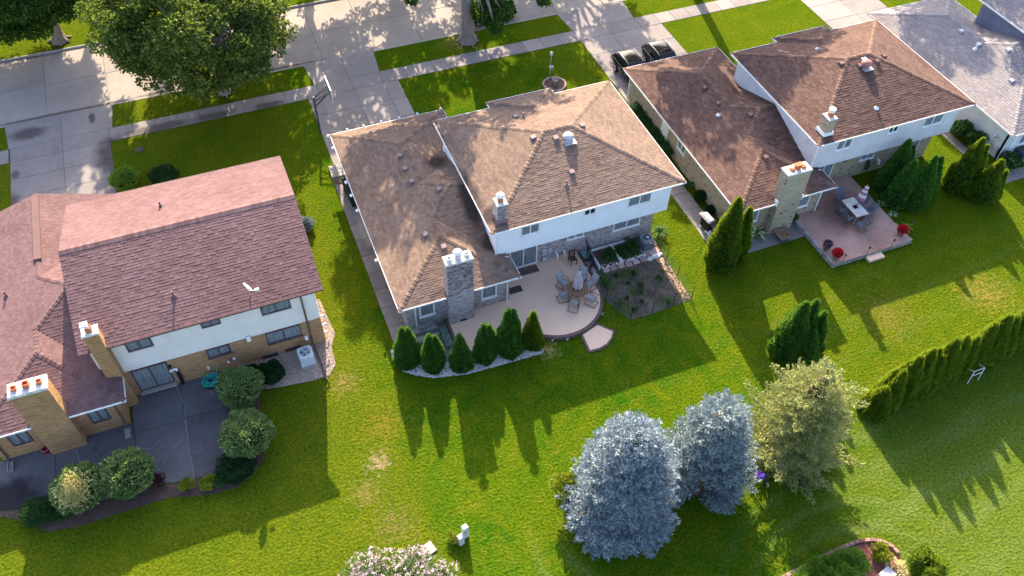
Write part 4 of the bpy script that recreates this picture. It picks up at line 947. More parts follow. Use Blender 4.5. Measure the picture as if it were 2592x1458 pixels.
# ------------------------------------------------------------------ trees
tree('large leafy street tree with broad round crown between the two nearest driveways', (-.3, 57.1, 0), .36, (-.9, 57.0, 6.3), (6.5, 5.8, 4.3), 190, 560, .23, ML['oak'], 11, zmin=2.3, clr=(.7, 1.35), shell=.5)
tree('leafy tree across the street throwing its trunk shadow on the road', (-11.6, 68.3, 0), .42, (-13.4, 68.8, 6.4), (6.2, 4.6, 4.4), 150, 480, .24, ML['oak2'], 12, extra=((-14.5, 66.3, 2.9, 1.3), (-10.2, 66.9, 3.4, 1.1), (-16.5, 66.6, 2.7, 1.4), (-8.6, 67.8, 4.0, 1.2), (-18.5, 67, 3.0, 1.4), (-12.4, 66.2, 2.5, 1.1), (-13.2, 65.6, 3.4, 1.2), (-11.2, 66, 4.2, 1.3), (-15.6, 65.6, 4.0, 1.4)), zmin=2.4, fork=.55)
tree('street tree with thick pale trunk beside the parked street car', (19.4, 57.25, 0), .52, (17.0, 58.0, 12.8), (8.6, 5.0, 4.6), 130, 300, .3, ML['oak2'], 13, zmin=8.2, clr=(.6, 1.25), shell=.35, fork=.5,
     extra=((20.3, 56.4, 3.4, .75), (21.3, 56.1, 3.5, .9), (22.2, 55.6, 3.4, .55), (20.0, 54.9, 3.3, .55), (20.7, 54.6, 3.2, .7), (21.6, 54.9, 3.3, .7), (20.5, 53.9, 3.0, .5), (25.2, 55.3, 3.5, .45), (24.6, 55.8, 4.0, .5), (15.3, 58.8, 3.6, .4), (21.2, 57.0, 4.6, .9), (22.6, 57.0, 5.2, .9), (19.9, 55.6, 3.2, .6)))
tree('street tree shading the red brown roof', (40.6, 57.2, 0), .4, (38.8, 58.0, 12.6), (7.6, 4.8, 4.4), 105, 280, .34, ML['oak2'], 14, zmin=8.0, fork=.5, clr=(.6, 1.25), shell=.35)
tree('street tree shading the grey roof', (62.5, 57.2, 0), .4, (61.0, 58.0, 12.4), (7.0, 4.8, 4.4), 90, 280, .34, ML['oak2'], 15, zmin=8.0, clr=(.6, 1.25), shell=.35)
for i, (x, lab) in enumerate(((1.5, 'tall tree across the street opposite the pink roofed house'), (9.5, 'tall tree across the street opposite the basketball hoop'), (17.0, 'tall tree across the street behind the thick pale trunk'), (25.5, 'tall tree across the street opposite the round flower ring'), (33.0, 'tall tree across the street opposite the two parked cars'))):
    tree(lab, (x, 71.2+.5*(i % 2), 0), .42, (x, 71.6, 8.6), (5.0, 4.9, 5.2), 66, 300, .34, ML['oak2'], 40+i, zmin=3.6, clr=(.6, 1.2), shell=.35, group='trees in the row across the street')

tree('tall tree standing back across the street opposite the stained driveway', (-7.5, 75.5, 0), .42, (-7.5, 75.5, 12.0), (5.8, 5.0, 5.0), 70, 300, .34, ML['oak2'], 51, zmin=7.5, clr=(.6, 1.2), shell=.35)
# conifers
spruce('tall dense blue spruce with the palest needles', (12.5, 15.3, 0), 8.3, 2.75, ML['spruce'], (ML['core'], .5), 21, dens=.98, kite=(.2, .045), bulge=.45)
spruce('slimmer blue spruce next to the yellow green one', (17.15, 15.35, 0), 7.5, 2.25, ML['spruceg'], (ML['corebr'], .42), 22, dens=.98, kite=(.2, .045), bulge=.45, bare=lambda a, f: .75 if f < .45 and abs((a % 6.283)-4.1) < .55 else 0)
spruce('ragged yellow green spruce thin with brown inner twigs', (22.5, 15.3, 0), 7.9, 2.75, ML['sprucey'], (ML['corebr'], .34), 23, dens=.8, ragged=.2, name='yellow_spruce', kite=(.17, .05), bulge=.62)
for i, (x, y, h, r_) in enumerate(((5.42, 28.05, 3.25, .72), (6.68, 27.2, 3.05, .68), (8.16, 26.75, 2.9, .68), (9.72, 26.8, 3.1, .68), (11.15, 26.75, 3.85, .82), (12.48, 26.6, 3.15, .62))):
    ld = ([(0, 0, h, r_), (.15, -.1, h*.7, r_*.8)] if i in (2, 5) else [(-.12, 0, h, r_*.9), (.22, .05, h*random.uniform(.86, .97), r_*.8), (-.05, -.15, h*.75, r_*.8)])
    thuja(['arborvitae with bright tips beside the side path, first of the row of six', 'arborvitae beside the green bench, second of the row of six', 'squat arborvitae at the patio corner, third of the row of six',
           'twin tipped arborvitae behind the patio, fourth of the row of six', 'tallest arborvitae of the row of six by the patio', 'narrow arborvitae at the end of the row of six by the patio'][i],
          (x, y, 0), ld, 'thujay' if i == 5 else 'thuja', 'arborvitae row behind the patio', dens=620, seed=i)
thuja('tall leaning pair of arborvitae at the corner of the red brown house', (26.2, 28.3, 0), [(-.1, 0, 5.9, 1.12), (1.05, .1, 4.6, .78)], 'thujay', dens=480)
thuja('many tipped clump of arborvitae standing alone on the lawn', (26.55, 20.75, 0), [(-.4, .15, 4.7, 1.1), (.45, .25, 4.4, .85), (1.05, -.1, 3.5, .7), (.15, -.7, 2.9, .75), (1.35, .25, 3.0, .5), (-.5, -.35, 3.2, .7)], 'thuja', dens=520, seed=4)
thuja('tallest of the three arborvitae beside the stamped patio', (40.7, 30.4, 0), [(0, 0, 4.4, .95)], 'thuja', 'arborvitae beside the stamped patio', dens=460, seed=5)
thuja('middle arborvitae beside the stamped patio', (40.3, 29.0, 0), [(0, 0, 3.9, .9)], 'thuja', 'arborvitae beside the stamped patio', dens=460, seed=6)
thuja('broad arborvitae with blunt top at the end beside the stamped patio', (41.5, 28.5, 0), [(-.2, 0, 4.4, 1.0), (.7, .2, 3.9, .8)], 'thuja', 'arborvitae beside the stamped patio', dens=460, seed=7)
thuja('small arborvitae against the cream brick wall', (42.9, 31.5, 0), [(0, 0, 2.3, .5)], 'thuja', dens=460, seed=8)
thuja('pointed arborvitae pair nearest the white wall', (45.3, 28.75, 0), [(0, 0, 4.5, 1.05), (.65, -.1, 3.8, .75)], 'thujay', 'arborvitae near the white wall', dens=420, seed=9)
thuja('lower arborvitae with a side tip near the white wall', (46.2, 27.35, 0), [(0, 0, 3.5, 1.0), (.75, -.2, 2.5, .55)], 'thujay', 'arborvitae near the white wall', dens=420, seed=10)
hx = [(28.5, 15.75, 2.5, .62), (29.3, 15.95, 3.3, .68), (30.15, 16.0, 3.9, .7), (31.05, 16.1, 3.8, .66), (31.95, 16.2, 3.5, .66), (32.8, 16.25, 3.7, .68), (33.65, 16.3, 3.9, .64), (34.7, 16.4, 3.2, .6), (35.8, 16.5, 3.5, .68), (36.7, 16.55, 3.6, .66), (37.6, 16.6, 3.5, .66), (38.5, 16.7, 3.7, .66), (39.5, 16.75, 3.6, .66), (40.5, 16.8, 3.6, .66), (41.5, 16.9, 3.6, .66)]
for i, (x, y, h, r_) in enumerate(hx):
    v = i % 3; key = 'hedge%d' % v
    lab = 'lowest arborvitae, at the open end of the long hedge' if i == 0 else '%s arborvitae from the open end of the long hedge' % ORD[i]
    t = thuja(lab, (x, y, 0), [[(0, 0, 1, 1)], [(-.12, 0, 1, .85), (.3, .1, .86, .7)], [(0, 0, 1, .9), (.25, -.2, .8, .7)]][v], 'thujay', 'arborvitae of the long hedge', key=key, rz=i*1.3, scale=(r_*random.uniform(1.2, 1.5), r_*random.uniform(1.2, 1.5), h*random.uniform(.88, 1.04)), dens=1500, seed=30+i)
# ------------------------------------------------------------------ patios, beds
def sheet(name, label, poly, z, m, kind='structure', parent=None):
    c = (sum(p[0] for p in poly)/len(poly), sum(p[1] for p in poly)/len(poly), 0)
    o = MB().prism(poly, -.02, z).build(name, m, parent, org=c)
    return tag(o, label, kind=kind) if parent is None else o
def stones(name, poly, n, s0, s1, z, m, parent=None, label=None, flat=.6):
    """loose pebbles over a polygon, one mesh"""
    P = np.array(poly); lo, hi = P.min(0), P.max(0); pts = []
    def inside(x, y):
        c = False; j = len(poly)-1
        for i in range(len(poly)):
            if (poly[i][1] > y) != (poly[j][1] > y) and x < (poly[j][0]-poly[i][0])*(y-poly[i][1])/(poly[j][1]-poly[i][1])+poly[i][0]: c = not c
            j = i
        return c
    while len(pts) < n:
        x, y = RNG.uniform(lo, hi)
        if inside(x, y): pts.append((x, y, z))
    Q = np.array(pts); oct_ = np.array([(1, 0, 0), (0, 1, 0), (-1, 0, 0), (0, -1, 0), (0, 0, flat), (0, 0, -flat)], float)
    s = RNG.uniform(s0, s1, (n, 1, 1)); a = RNG.random(n)*6.28; co, si = np.cos(a), np.sin(a)
    V = oct_[None]*s*RNG.uniform(.7, 1.3, (n, 6, 1)); X = V[..., 0]*co[:, None]-V[..., 1]*si[:, None]; Y = V[..., 0]*si[:, None]+V[..., 1]*co[:, None]
    V = np.stack([X, Y, V[..., 2]], -1)+Q[:, None]
    me = multi(name, V-np.array([lo[0], lo[1], 0]), [(0, 1, 4), (1, 2, 4), (2, 3, 4), (3, 0, 4), (1, 0, 5), (2, 1, 5), (3, 2, 5), (0, 3, 5)], m)
    o = put_mesh(name, me, parent, (lo[0], lo[1], 0)); o['kind'] = 'stuff'
    if label and parent is None: o['label'] = label
    return o
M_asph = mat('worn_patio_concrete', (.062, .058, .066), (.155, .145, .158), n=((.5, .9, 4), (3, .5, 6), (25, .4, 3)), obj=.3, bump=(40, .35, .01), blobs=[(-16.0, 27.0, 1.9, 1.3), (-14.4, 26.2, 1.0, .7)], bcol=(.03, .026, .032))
M_caulk = mat('pale_crack_filler', (.19, .18, .185), (.28, .265, .27), n=((6, 1, 3),))
p1 = structure('patio', 'cracked dark concrete patio behind the tan brick house', (-9, 28, 0))
for q in ([(-9.6, 31.2), (-9.6, 28.75), (-6.97, 28.74), (-6.97, 31.2)], [(-6.97, 31.2), (-6.97, 28.74), (-4.75, 28.75), (-4.75, 31.2)], [(-9.6, 28.75), (-9.6, 25.9), (-8.9, 25.25), (-7.02, 24.85), (-6.97, 28.74)], [(-6.97, 28.74), (-7.02, 24.85), (-5.5, 24.85), (-4.75, 25.7), (-4.75, 28.75)],
          [(-11.95, 29.5), (-11.95, 28.98), (-11.05, 27.5), (-9.62, 26.3), (-9.6, 29.5)], [(-13.62, 29.5), (-13.6, 25.3), (-11.3, 25.3), (-9.62, 26.25), (-11.05, 27.5), (-11.95, 28.98), (-11.95, 29.5)], [(-19, 29.5), (-19, 27.2), (-15.6, 26.4), (-13.6, 25.3), (-13.62, 29.5)]):
    slab(p1, q, -.02, .03+random.uniform(-.004, .004), M_asph, gap=.014, bev=.01)
for pts in ([(-5.2, 31.0), (-5.5, 30.3), (-5.3, 29.6)], [(-9.4, 27.6), (-8.8, 27.5), (-8.3, 27.9)], [(-12.6, 28.8), (-12.4, 27.9), (-12.9, 27.0)], [(-7.1, 27.87), (-7.5, 27.3), (-8.1, 26.8), (-8.66, 26.0)], [(-6.9, 26.42), (-6.3, 26.45), (-5.77, 26.62)], [(-7.15, 31.0), (-7.0, 30.2), (-6.9, 29.6), (-6.95, 28.8)], [(-6.97, 28.7), (-7.0, 26.8), (-7.02, 24.95)]):
    mb = MB(); L_ = [(x-.014+random.uniform(-.015, .015), y, .038) for x, y in pts]; R_ = [(x+.018+random.uniform(-.015, .015), y+.02, .038) for x, y in pts]
    mb.strip([L_, R_]).build('crack', M_caulk, p1)
bed = [(-19, 26.6), (-16.2, 26.2), (-15.1, 25.5), (-14.1, 24.55), (-12.6, 24.3), (-10.5, 24.35), (-8.4, 24.32), (-7.2, 23.95), (-6.1, 23.7), (-5.1, 23.68), (-4.3, 24.0), (-3.5, 24.8), (-3.1, 26.2), (-3.2, 27.6), (-2.9, 28.8), (-4.6, 29.6), (-4.75, 28.5), (-4.78, 25.7), (-5.5, 24.82), (-7.0, 24.8), (-8.9, 25.2), (-9.6, 25.9), (-11.3, 25.27), (-13.6, 25.25), (-15.6, 26.35), (-19, 27.1)]
b1 = sheet('planting_bed', 'curved mulch bed around the dark patio', bed, .018, M_mulch)
stones('mulch_chips', bed, 2600, .025, .05, .025, M_mulch, b1)
MB().tube([(x, y, .015) for x, y in bed[1:15]], .022, 5).build('edging', M_joint, b1)
M_pebble = mat('pink_pebble', (.30, .22, .185), (.55, .44, .38), n=((30, .3, 2),), isl=1.)
M_pebs = mat('pebble_ground', (.20, .145, .12), (.42, .33, .28), n=((22, 1, 4),), bump=(35, .9, .03))
gb = [(-4.7, 30.2), (-4.7, 31.2), (1.36, 31.2), (1.36, 34.5), (1.75, 34.4), (1.85, 33), (2.0, 31.6), (1.55, 30.6), (1.5, 29.4), (1.0, 28.75), (0, 28.75), (-1.8, 28.95), (-2.9, 29.2), (-3.6, 29.6)]
b2 = sheet('pebble_bed', 'pink pebble bed around the pale air conditioner', gb, .016, M_pebs)
stones('pebbles', gb, 5200, .02, .045, .025, M_pebble, b2)

M_tan = mat('tan_deck_coating', (.68, .46, .335), (.76, .53, .40), rough=.8, n=((.5, .6, 4), (40, .4, 3)), bump=(80, .2, .006))
M_plum = mat('plum_border', (.105, .068, .07), (.155, .105, .105), rough=.7, n=((3, 1, 4),))
arc = lambda cx, cy, r, a0, a1, n: [(cx+r*math.cos(math.radians(a0+(a1-a0)*i/n)), cy+r*math.sin(math.radians(a0+(a1-a0)*i/n))) for i in range(n+1)]
def deck(r, w_): return [(8.3+w_, 30.2), (8.3+w_, 27.2+w_), (12.95, 27.12+w_)]+arc(15.05, 29.35, r, 229, 366, 22)+[(18.12-w_, 29.85), (18.12-w_, 32.38), (12.5, 32.38), (12.5, 30.2)]
o = tag(MB().prism(deck(3.05, 0), 0, .25).build('patio', M_plum, org=(14, 29, 0)), 'raised tan patio with plum border and rounded end', kind='structure')
MB().prism(deck(2.86, .19), .2, .262).build('surface', M_tan, o)
pad = [(15.5, 26.33), (16.8, 26.75), (17.55, 25.85), (17.2, 25.4), (16.7, 25.05), (16.1, 24.9), (15.42, 24.95)]
o = tag(MB().prism(pad, 0, .1).build('step_pad', M_plum, org=(16.4, 25.7, 0)), 'fan shaped tan step pad below the raised patio', kind='structure')
cx, cy = 16.4, 25.75; MB().prism([(cx+(x-cx)*.86, cy+(y-cy)*.84) for x, y in pad], .06, .112).build('surface', M_tan, o)
for a in (236, 246, 262, 285, 300, 318): 
    x, y = 15.05+3.12*math.cos(math.radians(a)), 29.35+3.12*math.sin(math.radians(a))
    if not (15.3 < x < 17): 
        pl = thing('path_light', 'small round solar light against the rim of the raised tan patio', 'light', (x, y, 0), 'solar lights along the patio rim')
        MB().lathe((x, y, .0), [(.05, 0), (.05, .12), (.075, .13), (.07, .18), (.02, .2)], 10).build('lamp', M_galv, pl); MB().box((x, y, .21), (.06, .06, .02)).build('cap', M_black, pl)
# sunken corner with bench and old blocks
sheet('sunken_pad', 'stained concrete pad in the sunken corner by the bench', [(6.15, 27.4), (8.3, 27.15), (8.3, 30.2), (6.15, 30.2)], .02, M_pathd)
M_green = mat('weathered_green_paint', (.075, .13, .11), (.13, .2, .175), n=((4, 1, 5),), rough=.7)
t = thing('bench', 'weathered green slatted bench against the patio edge', 'bench', (7.98, 28.75, 0))
for k in range(3): MB().box((7.83+.15*k, 28.75, .42), (.13, 1.5, .045), bev=.01).build('slat', M_green, t)
for y in (28.2, 29.3):
    for x in (7.82, 8.12): MB().box((x, y, .2), (.06, .06, .4)).build('leg', M_green, t)
M_stone = mat('grey_stone', (.20, .19, .19), (.36, .34, .33), n=((4, 1, 5),), obj=.4, bump=(12, .6, .04))
for i, (x, y, z, a, b, c) in enumerate(((7.1, 29.85, .2, 1.25, .5, .36), (7.15, 29.9, .48, .95, .36, .2), (6.6, 29.2, .13, .45, .4, .24), (7.3, 29.3, .09, .9, .25, .16), (6.35, 29.85, .15, .28, .4, .28))):
    tag(MB().box((x, y, z), (a, b, c), rz=.04*i, bev=.03).build('stone_block', M_stone), ['widest grey stone block of the pile against the brick wall', 'long grey stone block on top of the pile by the wall', 'square grey stone block standing apart from the pile', 'low narrow stone slab in front of the block pile', 'small upright stone block in the corner of the wall'][i], 'stone block', 'old stone blocks by the wall')
grv = [(4.72, 29.2), (4.6, 28.4), (5.0, 27.5), (5.6, 27.0), (6.45, 26.5), (8.2, 26.08), (9.9, 26.0), (11.3, 25.95), (12.95, 25.9), (13.15, 26.5), (12.5, 27.1), (8.25, 27.15), (6.2, 27.4), (5.1, 28.4), (5.0, 29.2)]
M_wst = mat('white_stone', (.36, .345, .345), (.72, .70, .69), n=((30, .3, 2),), isl=1.)
o = sheet('gravel_bed', 'white gravel bed under the row of six arborvitae', grv, .015, mat('gravel_base', (.10, .095, .09), (.24, .23, .22), n=((18, 1, 4),)))  # dark grey base sheet under the loose white stones
stones('gravel', grv, 6500, .022, .05, .028, M_wst, o)
# garden
gd = [(18.15, 32.35), (18.15, 29.9), (18.07, 28.2), (18.8, 26.3), (20.26, 26.28), (21.74, 26.36), (23.12, 26.45), (23.15, 28.35), (23.2, 30.4), (23.3, 32.35)]
sheet('garden_plot', 'bare brown garden soil inside the wire fence', gd, .014, M_soil)
stones('soil_clods', gd, 2600, .02, .06, .02, M_soil, None, 'dry soil clods on the garden plot')
n_ = 5200; P_ = np.stack([RNG.uniform(18.3, 23.0, n_), RNG.uniform(26.5, 30.2, n_), np.full(n_, .02)], 1); P_ = P_[(P_[:, 1] > 28.2-(P_[:, 0]-18.1)*2.4) & (clumpy(P_, 1., 2.2, 8)+RNG.normal(size=n_)*.5 > -.1)]
ML['dry'] = leafmat('dry_growth_leaf', (.10, .10, .04), (.34, .28, .19), trans=.15, c3=(.06, .13, .03), c3w=.3)
tag(put_mesh('dry_growth', kites('dry_growth', P_-np.array([20.6, 28.3, 0]), RNG.normal(size=P_.shape)*.8+[0, 0, .55], RNG.uniform(.08, .2, len(P_)), .035, ML['dry']), None, (20.6, 28.3, 0)), 'tangled dry growth over the garden soil', kind='stuff')
sheet('dry_strip', 'strip of dry straw along the garden fence', [(22.55, 30.2), (22.75, 28.3), (22.6, 26.7), (23.05, 26.55), (23.1, 28.3), (23.05, 30.2)], .019, mat('dry_straw', (.30, .20, .12), (.48, .34, .22), n=((6, 1, 5),), bump=(20, .8, .04)))
for i, (x, y, r_) in enumerate(((18.6, 27.6, .22), (19.3, 27.9, .16), (20.4, 28.0, .26), (20.6, 28.5, .16), (19.9, 28.9, .14), (21.9, 28.6, .2), (19.5, 29.7, .2), (20.6, 29.4, .2), (18.5, 29.2, .3), (19.4, 26.9, .25), (21.6, 26.6, .22), (20.1, 27.3, .14))):
    loose('small green weed growing in the bare garden soil', (x, y, .02), r_, r_*1.1, ML['bush'], 260, .08, .04, name='weed', cat='weed', group='weeds in the garden plot', ncl=5, seed=50+i)
t = thing('wire_fence', 'low wire fence on thin dark posts around the garden', 'fence', (21, 28, 0))
M_wire = mat('fence_wire', (.10, .11, .09), (.16, .17, .14), rough=.6)
posts = [(17.95, 30.27), (18.07, 28.2), (18.82, 26.33), (20.26, 26.31), (21.74, 26.4), (23.1, 26.5), (23.1, 28.35), (23.12, 29.84), (23.4, 31.6)]
for x, y in posts: MB().tube([(x, y, 0), (x+.01, y-.01, 1.22)], .022, 6).build('post', M_black, t)
for (xa, ya), (xb, yb) in zip(posts[:-1], posts[1:]):
    mb = MB(); n = max(2, int(math.hypot(xb-xa, yb-ya)/.11))
    for k in range(n+1):
        x, y = xa+(xb-xa)*k/n, ya+(yb-ya)*k/n; mb.tube([(x, y, .02), (x, y, .8)], .0035, 3, cap=False)
    for z in (.03, .18, .33, .48, .63, .8): mb.tube([(xa, ya, z), (xb, yb, z)], .0035, 3, cap=False)
    mb.build('wire_mesh', M_wire, t)
t = thing('raised_bed', 'white framed raised bed in two halves by the brick wall', 'planter', (20.1, 31.4, 0))
for c, d_ in (((18.78, 31.36, .17), (.09, 1.52, .34)), ((20.1, 32.1, .17), (2.75, .07, .34)), ((20.26, 31.36, .17), (.1, 1.5, .34)), ((20.4, 30.75, .14), (.08, .35, .28)), ((21.45, 31.9, .17), (.08, .5, .3))): MB().box(c, d_, bev=.015).build('board', M_white, t)
MB().box((20.1, 31.38, .08), (2.6, 1.4, .16)).build('soil', M_mulch, t)
for i, (x, y, r_) in enumerate(((19.6, 31.0, .5), (19.95, 31.4, .35), (20.8, 31.5, .55), (21.3, 31.1, .5), (21.4, 31.8, .4), (20.7, 31.0, .38))):
    loose(['leafy vegetable plant in the left half of the raised bed', 'leafy vegetable plant in the right half of the raised bed'][x > 20.3], (x, y, .14), r_, .45, ML['bush'], 700, .11, .07, name='vegetable_plant', cat='plant', group='vegetables in the raised bed', ncl=8, seed=70+i)
for i in range(16):
    x = 19.0+i*.2; y = 30.74+random.uniform(-.06, .06)
    if 20.0 < x < 20.6: continue
    mb = MB().lathe((x, y, .0), [(.07, 0), (.12, .05), (.09, .14), (.03, .17)], 7, random.uniform(.8, 1.2), random.uniform(.7, 1.1)); mb.v = [(a+random.uniform(-.02, .02), b+random.uniform(-.02, .02), c) for a, b, c in mb.v]
    tag(mb.build('white_rock', M_wst), 'white painted rock lining the front of the raised bed', 'rock', 'white rocks along the raised bed')
M_paver = mat('pink_paver', (.36, .23, .22), (.52, .36, .35), n=((3, .6, 4),), obj=.6, bump=(30, .3, .01))
for i, (x, y) in enumerate(((19.17, 30.45), (19.67, 30.46), (20.22, 30.45), (20.74, 30.38), (21.26, 30.42), (21.80, 30.4), (22.15, 30.75), (22.5, 30.78), (22.9, 30.85), (18.35, 30.75), (18.3, 31.3))):
    tag(MB().box((x, y, .03), (.42, .42, .05), rz=random.uniform(-.12, .12), bev=.012).build('paver', M_paver), '%s square pink paver from the trellis on the garden soil' % ORD[i] if i < 6 else ('%s small pink paver from the raised bed by the dark air conditioner' % ORD[i-6] if i < 9 else 'pink paver beside the black trellis'), 'paver', 'pink stepping pavers')
for i, (x, y, s_) in enumerate(((22.2, 30.3, .2), (22.5, 30.36, .17), (22.75, 30.4, .24), (23.05, 30.42, .15))):
    mb = MB().lathe((x, y, 0), [(s_*.8, 0), (s_, .05), (s_*.7, .12), (s_*.2, .14)], 8); mb.v = [(a+random.uniform(-.04, .04), b+random.uniform(-.04, .04), c) for a, b, c in mb.v]
    tag(mb.build('white_rock', M_wst), 'flat white rock at the end of the paver row', 'rock', 'flat white rocks by the pavers')
def trellis(label, a, b, h, lean):
    t = thing('trellis_panel', label, 'trellis', ((a[0]+b[0])/2, (a[1]+b[1])/2, 0), 'black trellis panels'); A, B, L_ = Vector((*a, .02)), Vector((*b, .02)), Vector((*lean, h))
    for p, q in ((A, A+L_), (B, B+L_), (A+L_, B+L_), (A, B), (A+L_*.5, B+L_*.5)): MB().tube([p, q], .022, 5).build('rail', M_black, t)
    for k in range(1, 8): p = A.lerp(B, k/8); MB().tube([p, p+L_], .012, 4).build('bar', M_black, t)
trellis('black metal trellis panel leaning beside the raised bed', (18.7, 32.2), (18.6, 30.85), 1.35, (-.25, .05)); trellis('black metal trellis panel standing behind the patio chairs', (18.0, 30.3), (18.25, 31.5), 1.3, (.1, .25))
t = thing('garden_tub', 'teal plastic tub between the trellis panels', 'tub', (18.3, 31.75, 0)); M_teal = mat('teal_plastic', (.10, .22, .23), (.16, .3, .31), rough=.5)
MB().lathe((18.3, 31.75, .26), [(.2, 0), (.27, .25), (.29, .27), (.25, .26), (.18, .05)], 16).build('shell', M_teal, t); MB().lathe((18.3, 31.75, .5), [(.29, 0), (.31, .02), (.31, .04), (.27, .04)], 16).build('rim', M_teal, t)

# ------------------------------------------------------------------ equipment
def ac(label, x, y, w_, h, body, top, rz=0., pad=True):
    t = thing('air_conditioner', label, 'air conditioner', (0, 0, 0))
    if pad: MB().box((0, 0, .04), (w_+.2, w_+.2, .08), bev=.02).build('pad', M_kerb, t)
    b = MB().box((0, 0, .08+h*.4), (w_*.94, w_*.94, h*.8), bev=.03).build('casing', body, t)
    for s_, ax in ((-1, 1), (1, 1), (-1, 0), (1, 0)):
        for k in range(9):
            z = .16+h*.62*k/8; c = (0, s_*w_*.475, z) if ax else (s_*w_*.475, 0, z); MB().box(c, (w_*.74, .02, .022) if ax else (.02, w_*.74, .022)).build('louvre', top, b)
    tp = MB(); n = 28; R_ = w_*.36
    z1, z0 = .08+h, .08+h*.92
    ring = [(R_*math.cos(6.283*k/n), R_*math.sin(6.283*k/n)) for k in range(n)]; sq = []
    for c, s_ in ring: m_ = max(abs(c), abs(s_)); q = w_*.5/m_; sq.append((c*min(q, w_*.62/R_), s_*min(q, w_*.62/R_)))
    sq = [(max(-w_*.5, min(w_*.5, a)), max(-w_*.5, min(w_*.5, b_))) for a, b_ in sq]
    V = [(a, b_, z1-.03) for a, b_ in sq]+[(a, b_, z1) for a, b_ in ring]+[(a, b_, z0-.05) for a, b_ in ring]+[(a, b_, .08+h*.77) for a, b_ in sq]
    F = []
    for k in range(n): j = (k+1) % n; F += [(k, j, n+j, n+k), (n+k, n+j, 2*n+j, 2*n+k), (3*n+k, 3*n+j, j, k)]
    tp.add(V, F); tp = tp.build('top', top, t)
    MB().poly([(a, b_, z0-.05) for a, b_ in ring]).build('fan_well', M_black, tp)
    fan = MB()
    for k in range(4):
        a = 1.571*k+.4; c, s_ = math.cos(a), math.sin(a); q = lambda r_, o, z: (r_*c-o*s_, r_*s_+o*c, z)
        fan.add([q(.05, -.04, z0-.01), q(R_*.92, -.13, z0-.02), q(R_*.92, .1, z0+.02), q(.05, .05, z0+.01)], [(0, 1, 2, 3)])
    fan.build('fan', M_slate2 if body is not M_pale else M_galv, tp)
    for k in range(5):
        r_ = R_*(.25+.18*k); MB().tube([(r_*math.cos(6.283*i/20), r_*math.sin(6.283*i/20), z1+.005) for i in range(21)], .006, 4).build('grille_ring', top, tp)
    MB().lathe((0, 0, z1-.02), [(.09, 0), (.09, .03), (.03, .045)], 12).build('hub', M_galv, tp)
    t.location = (x, y, 0); t.rotation_euler.z = rz; ORG[t] = Vector((x, y, 0)); return t
M_pale = mat('pale_grey_paint', (.52, .54, .58), (.62, .64, .68), rough=.5, n=((3, 1, 3),)); M_slate = mat('slate_paint', (.045, .055, .075), (.07, .08, .1), rough=.5, n=((3, 1, 3),)); M_slate2 = mat('slate_top', (.16, .18, .21), (.22, .24, .27), rough=.5, n=((3, 1, 3),))
ac('pale grey air conditioner on the pebble bed', .05, 30.15, .84, .85, M_pale, M_pale, .05); a2 = ac('dark slate air conditioner at the end of the raised bed', 22.4, 31.35, .76, .86, M_slate, M_slate2, .0); ac('dark air conditioner behind the white walled house', 51.9, 29.7, .8, .8, M_slate, M_slate)
bd = MB().box((.12, -.392, .72), (.2, .016, .045)).build('badge', M_whitem, None); bd.parent = a2
M_bin = mat('dark_bin_plastic', (.012, .017, .024), (.022, .028, .038), rough=.4); M_bin2 = mat('dark_green_bin_plastic', (.012, .03, .032), (.02, .045, .047), rough=.45)
for i, (x, y, m_) in enumerate(((5.72, 43.15, M_bin), (5.78, 42.4, M_bin), (5.82, 41.7, M_bin2))):
    t = thing('wheeled_bin', ['black wheeled bin with raised lid beside the concrete step', 'black wheeled bin between the other two bins', 'dark green wheeled bin at the end of the bins'][i], 'bin', (x, y, .02), 'bins beside the side path')
    v = [(-.25, -.28), (.25, -.28), (.25, .28), (-.25, .28)]; mb = MB()
    mb.add([(x+a*.85, y+b*.85, .06) for a, b in v]+[(x+a*1.08, y+b*1.08, .98) for a, b in v], [(3, 2, 1, 0), (4, 5, 6, 7), (0, 1, 5, 4), (1, 2, 6, 5), (2, 3, 7, 6), (3, 0, 4, 7)]); mb.build('body', m_, t)
    l_ = MB().box((x, y, 1.01), (.6, .66, .07), bev=.05).build('lid', m_, t); MB().box((x-.05, y-.02, 1.06), (.34, .4, .03), bev=.02).build('lid_panel', m_, l_)
    for s_ in (-1, 1): MB().tube([(x+.2, y+s_*.26, .12), (x+.2, y+s_*.31, .12)], .12, 12).build('wheel', M_black, t)
    MB().tube([(x+.27, y-.25, .95), (x+.33, y-.25, .97), (x+.33, y+.25, .97), (x+.27, y+.25, .95)], .018, 6).build('handle', m_, t)
tag(MB().box((5.5, 45.2, .12), (.95, 1.25, .2), bev=.02).build('concrete_step', M_kerb), 'concrete step slab beside the black bins', 'step')
for i in range(2): tag(MB().box((5.5, 44.35-.22*i, .06), (.85, .07, .1)).build('timber', M_wood), 'loose timber lying between the step and the bins', 'timber', 'loose timbers by the step')

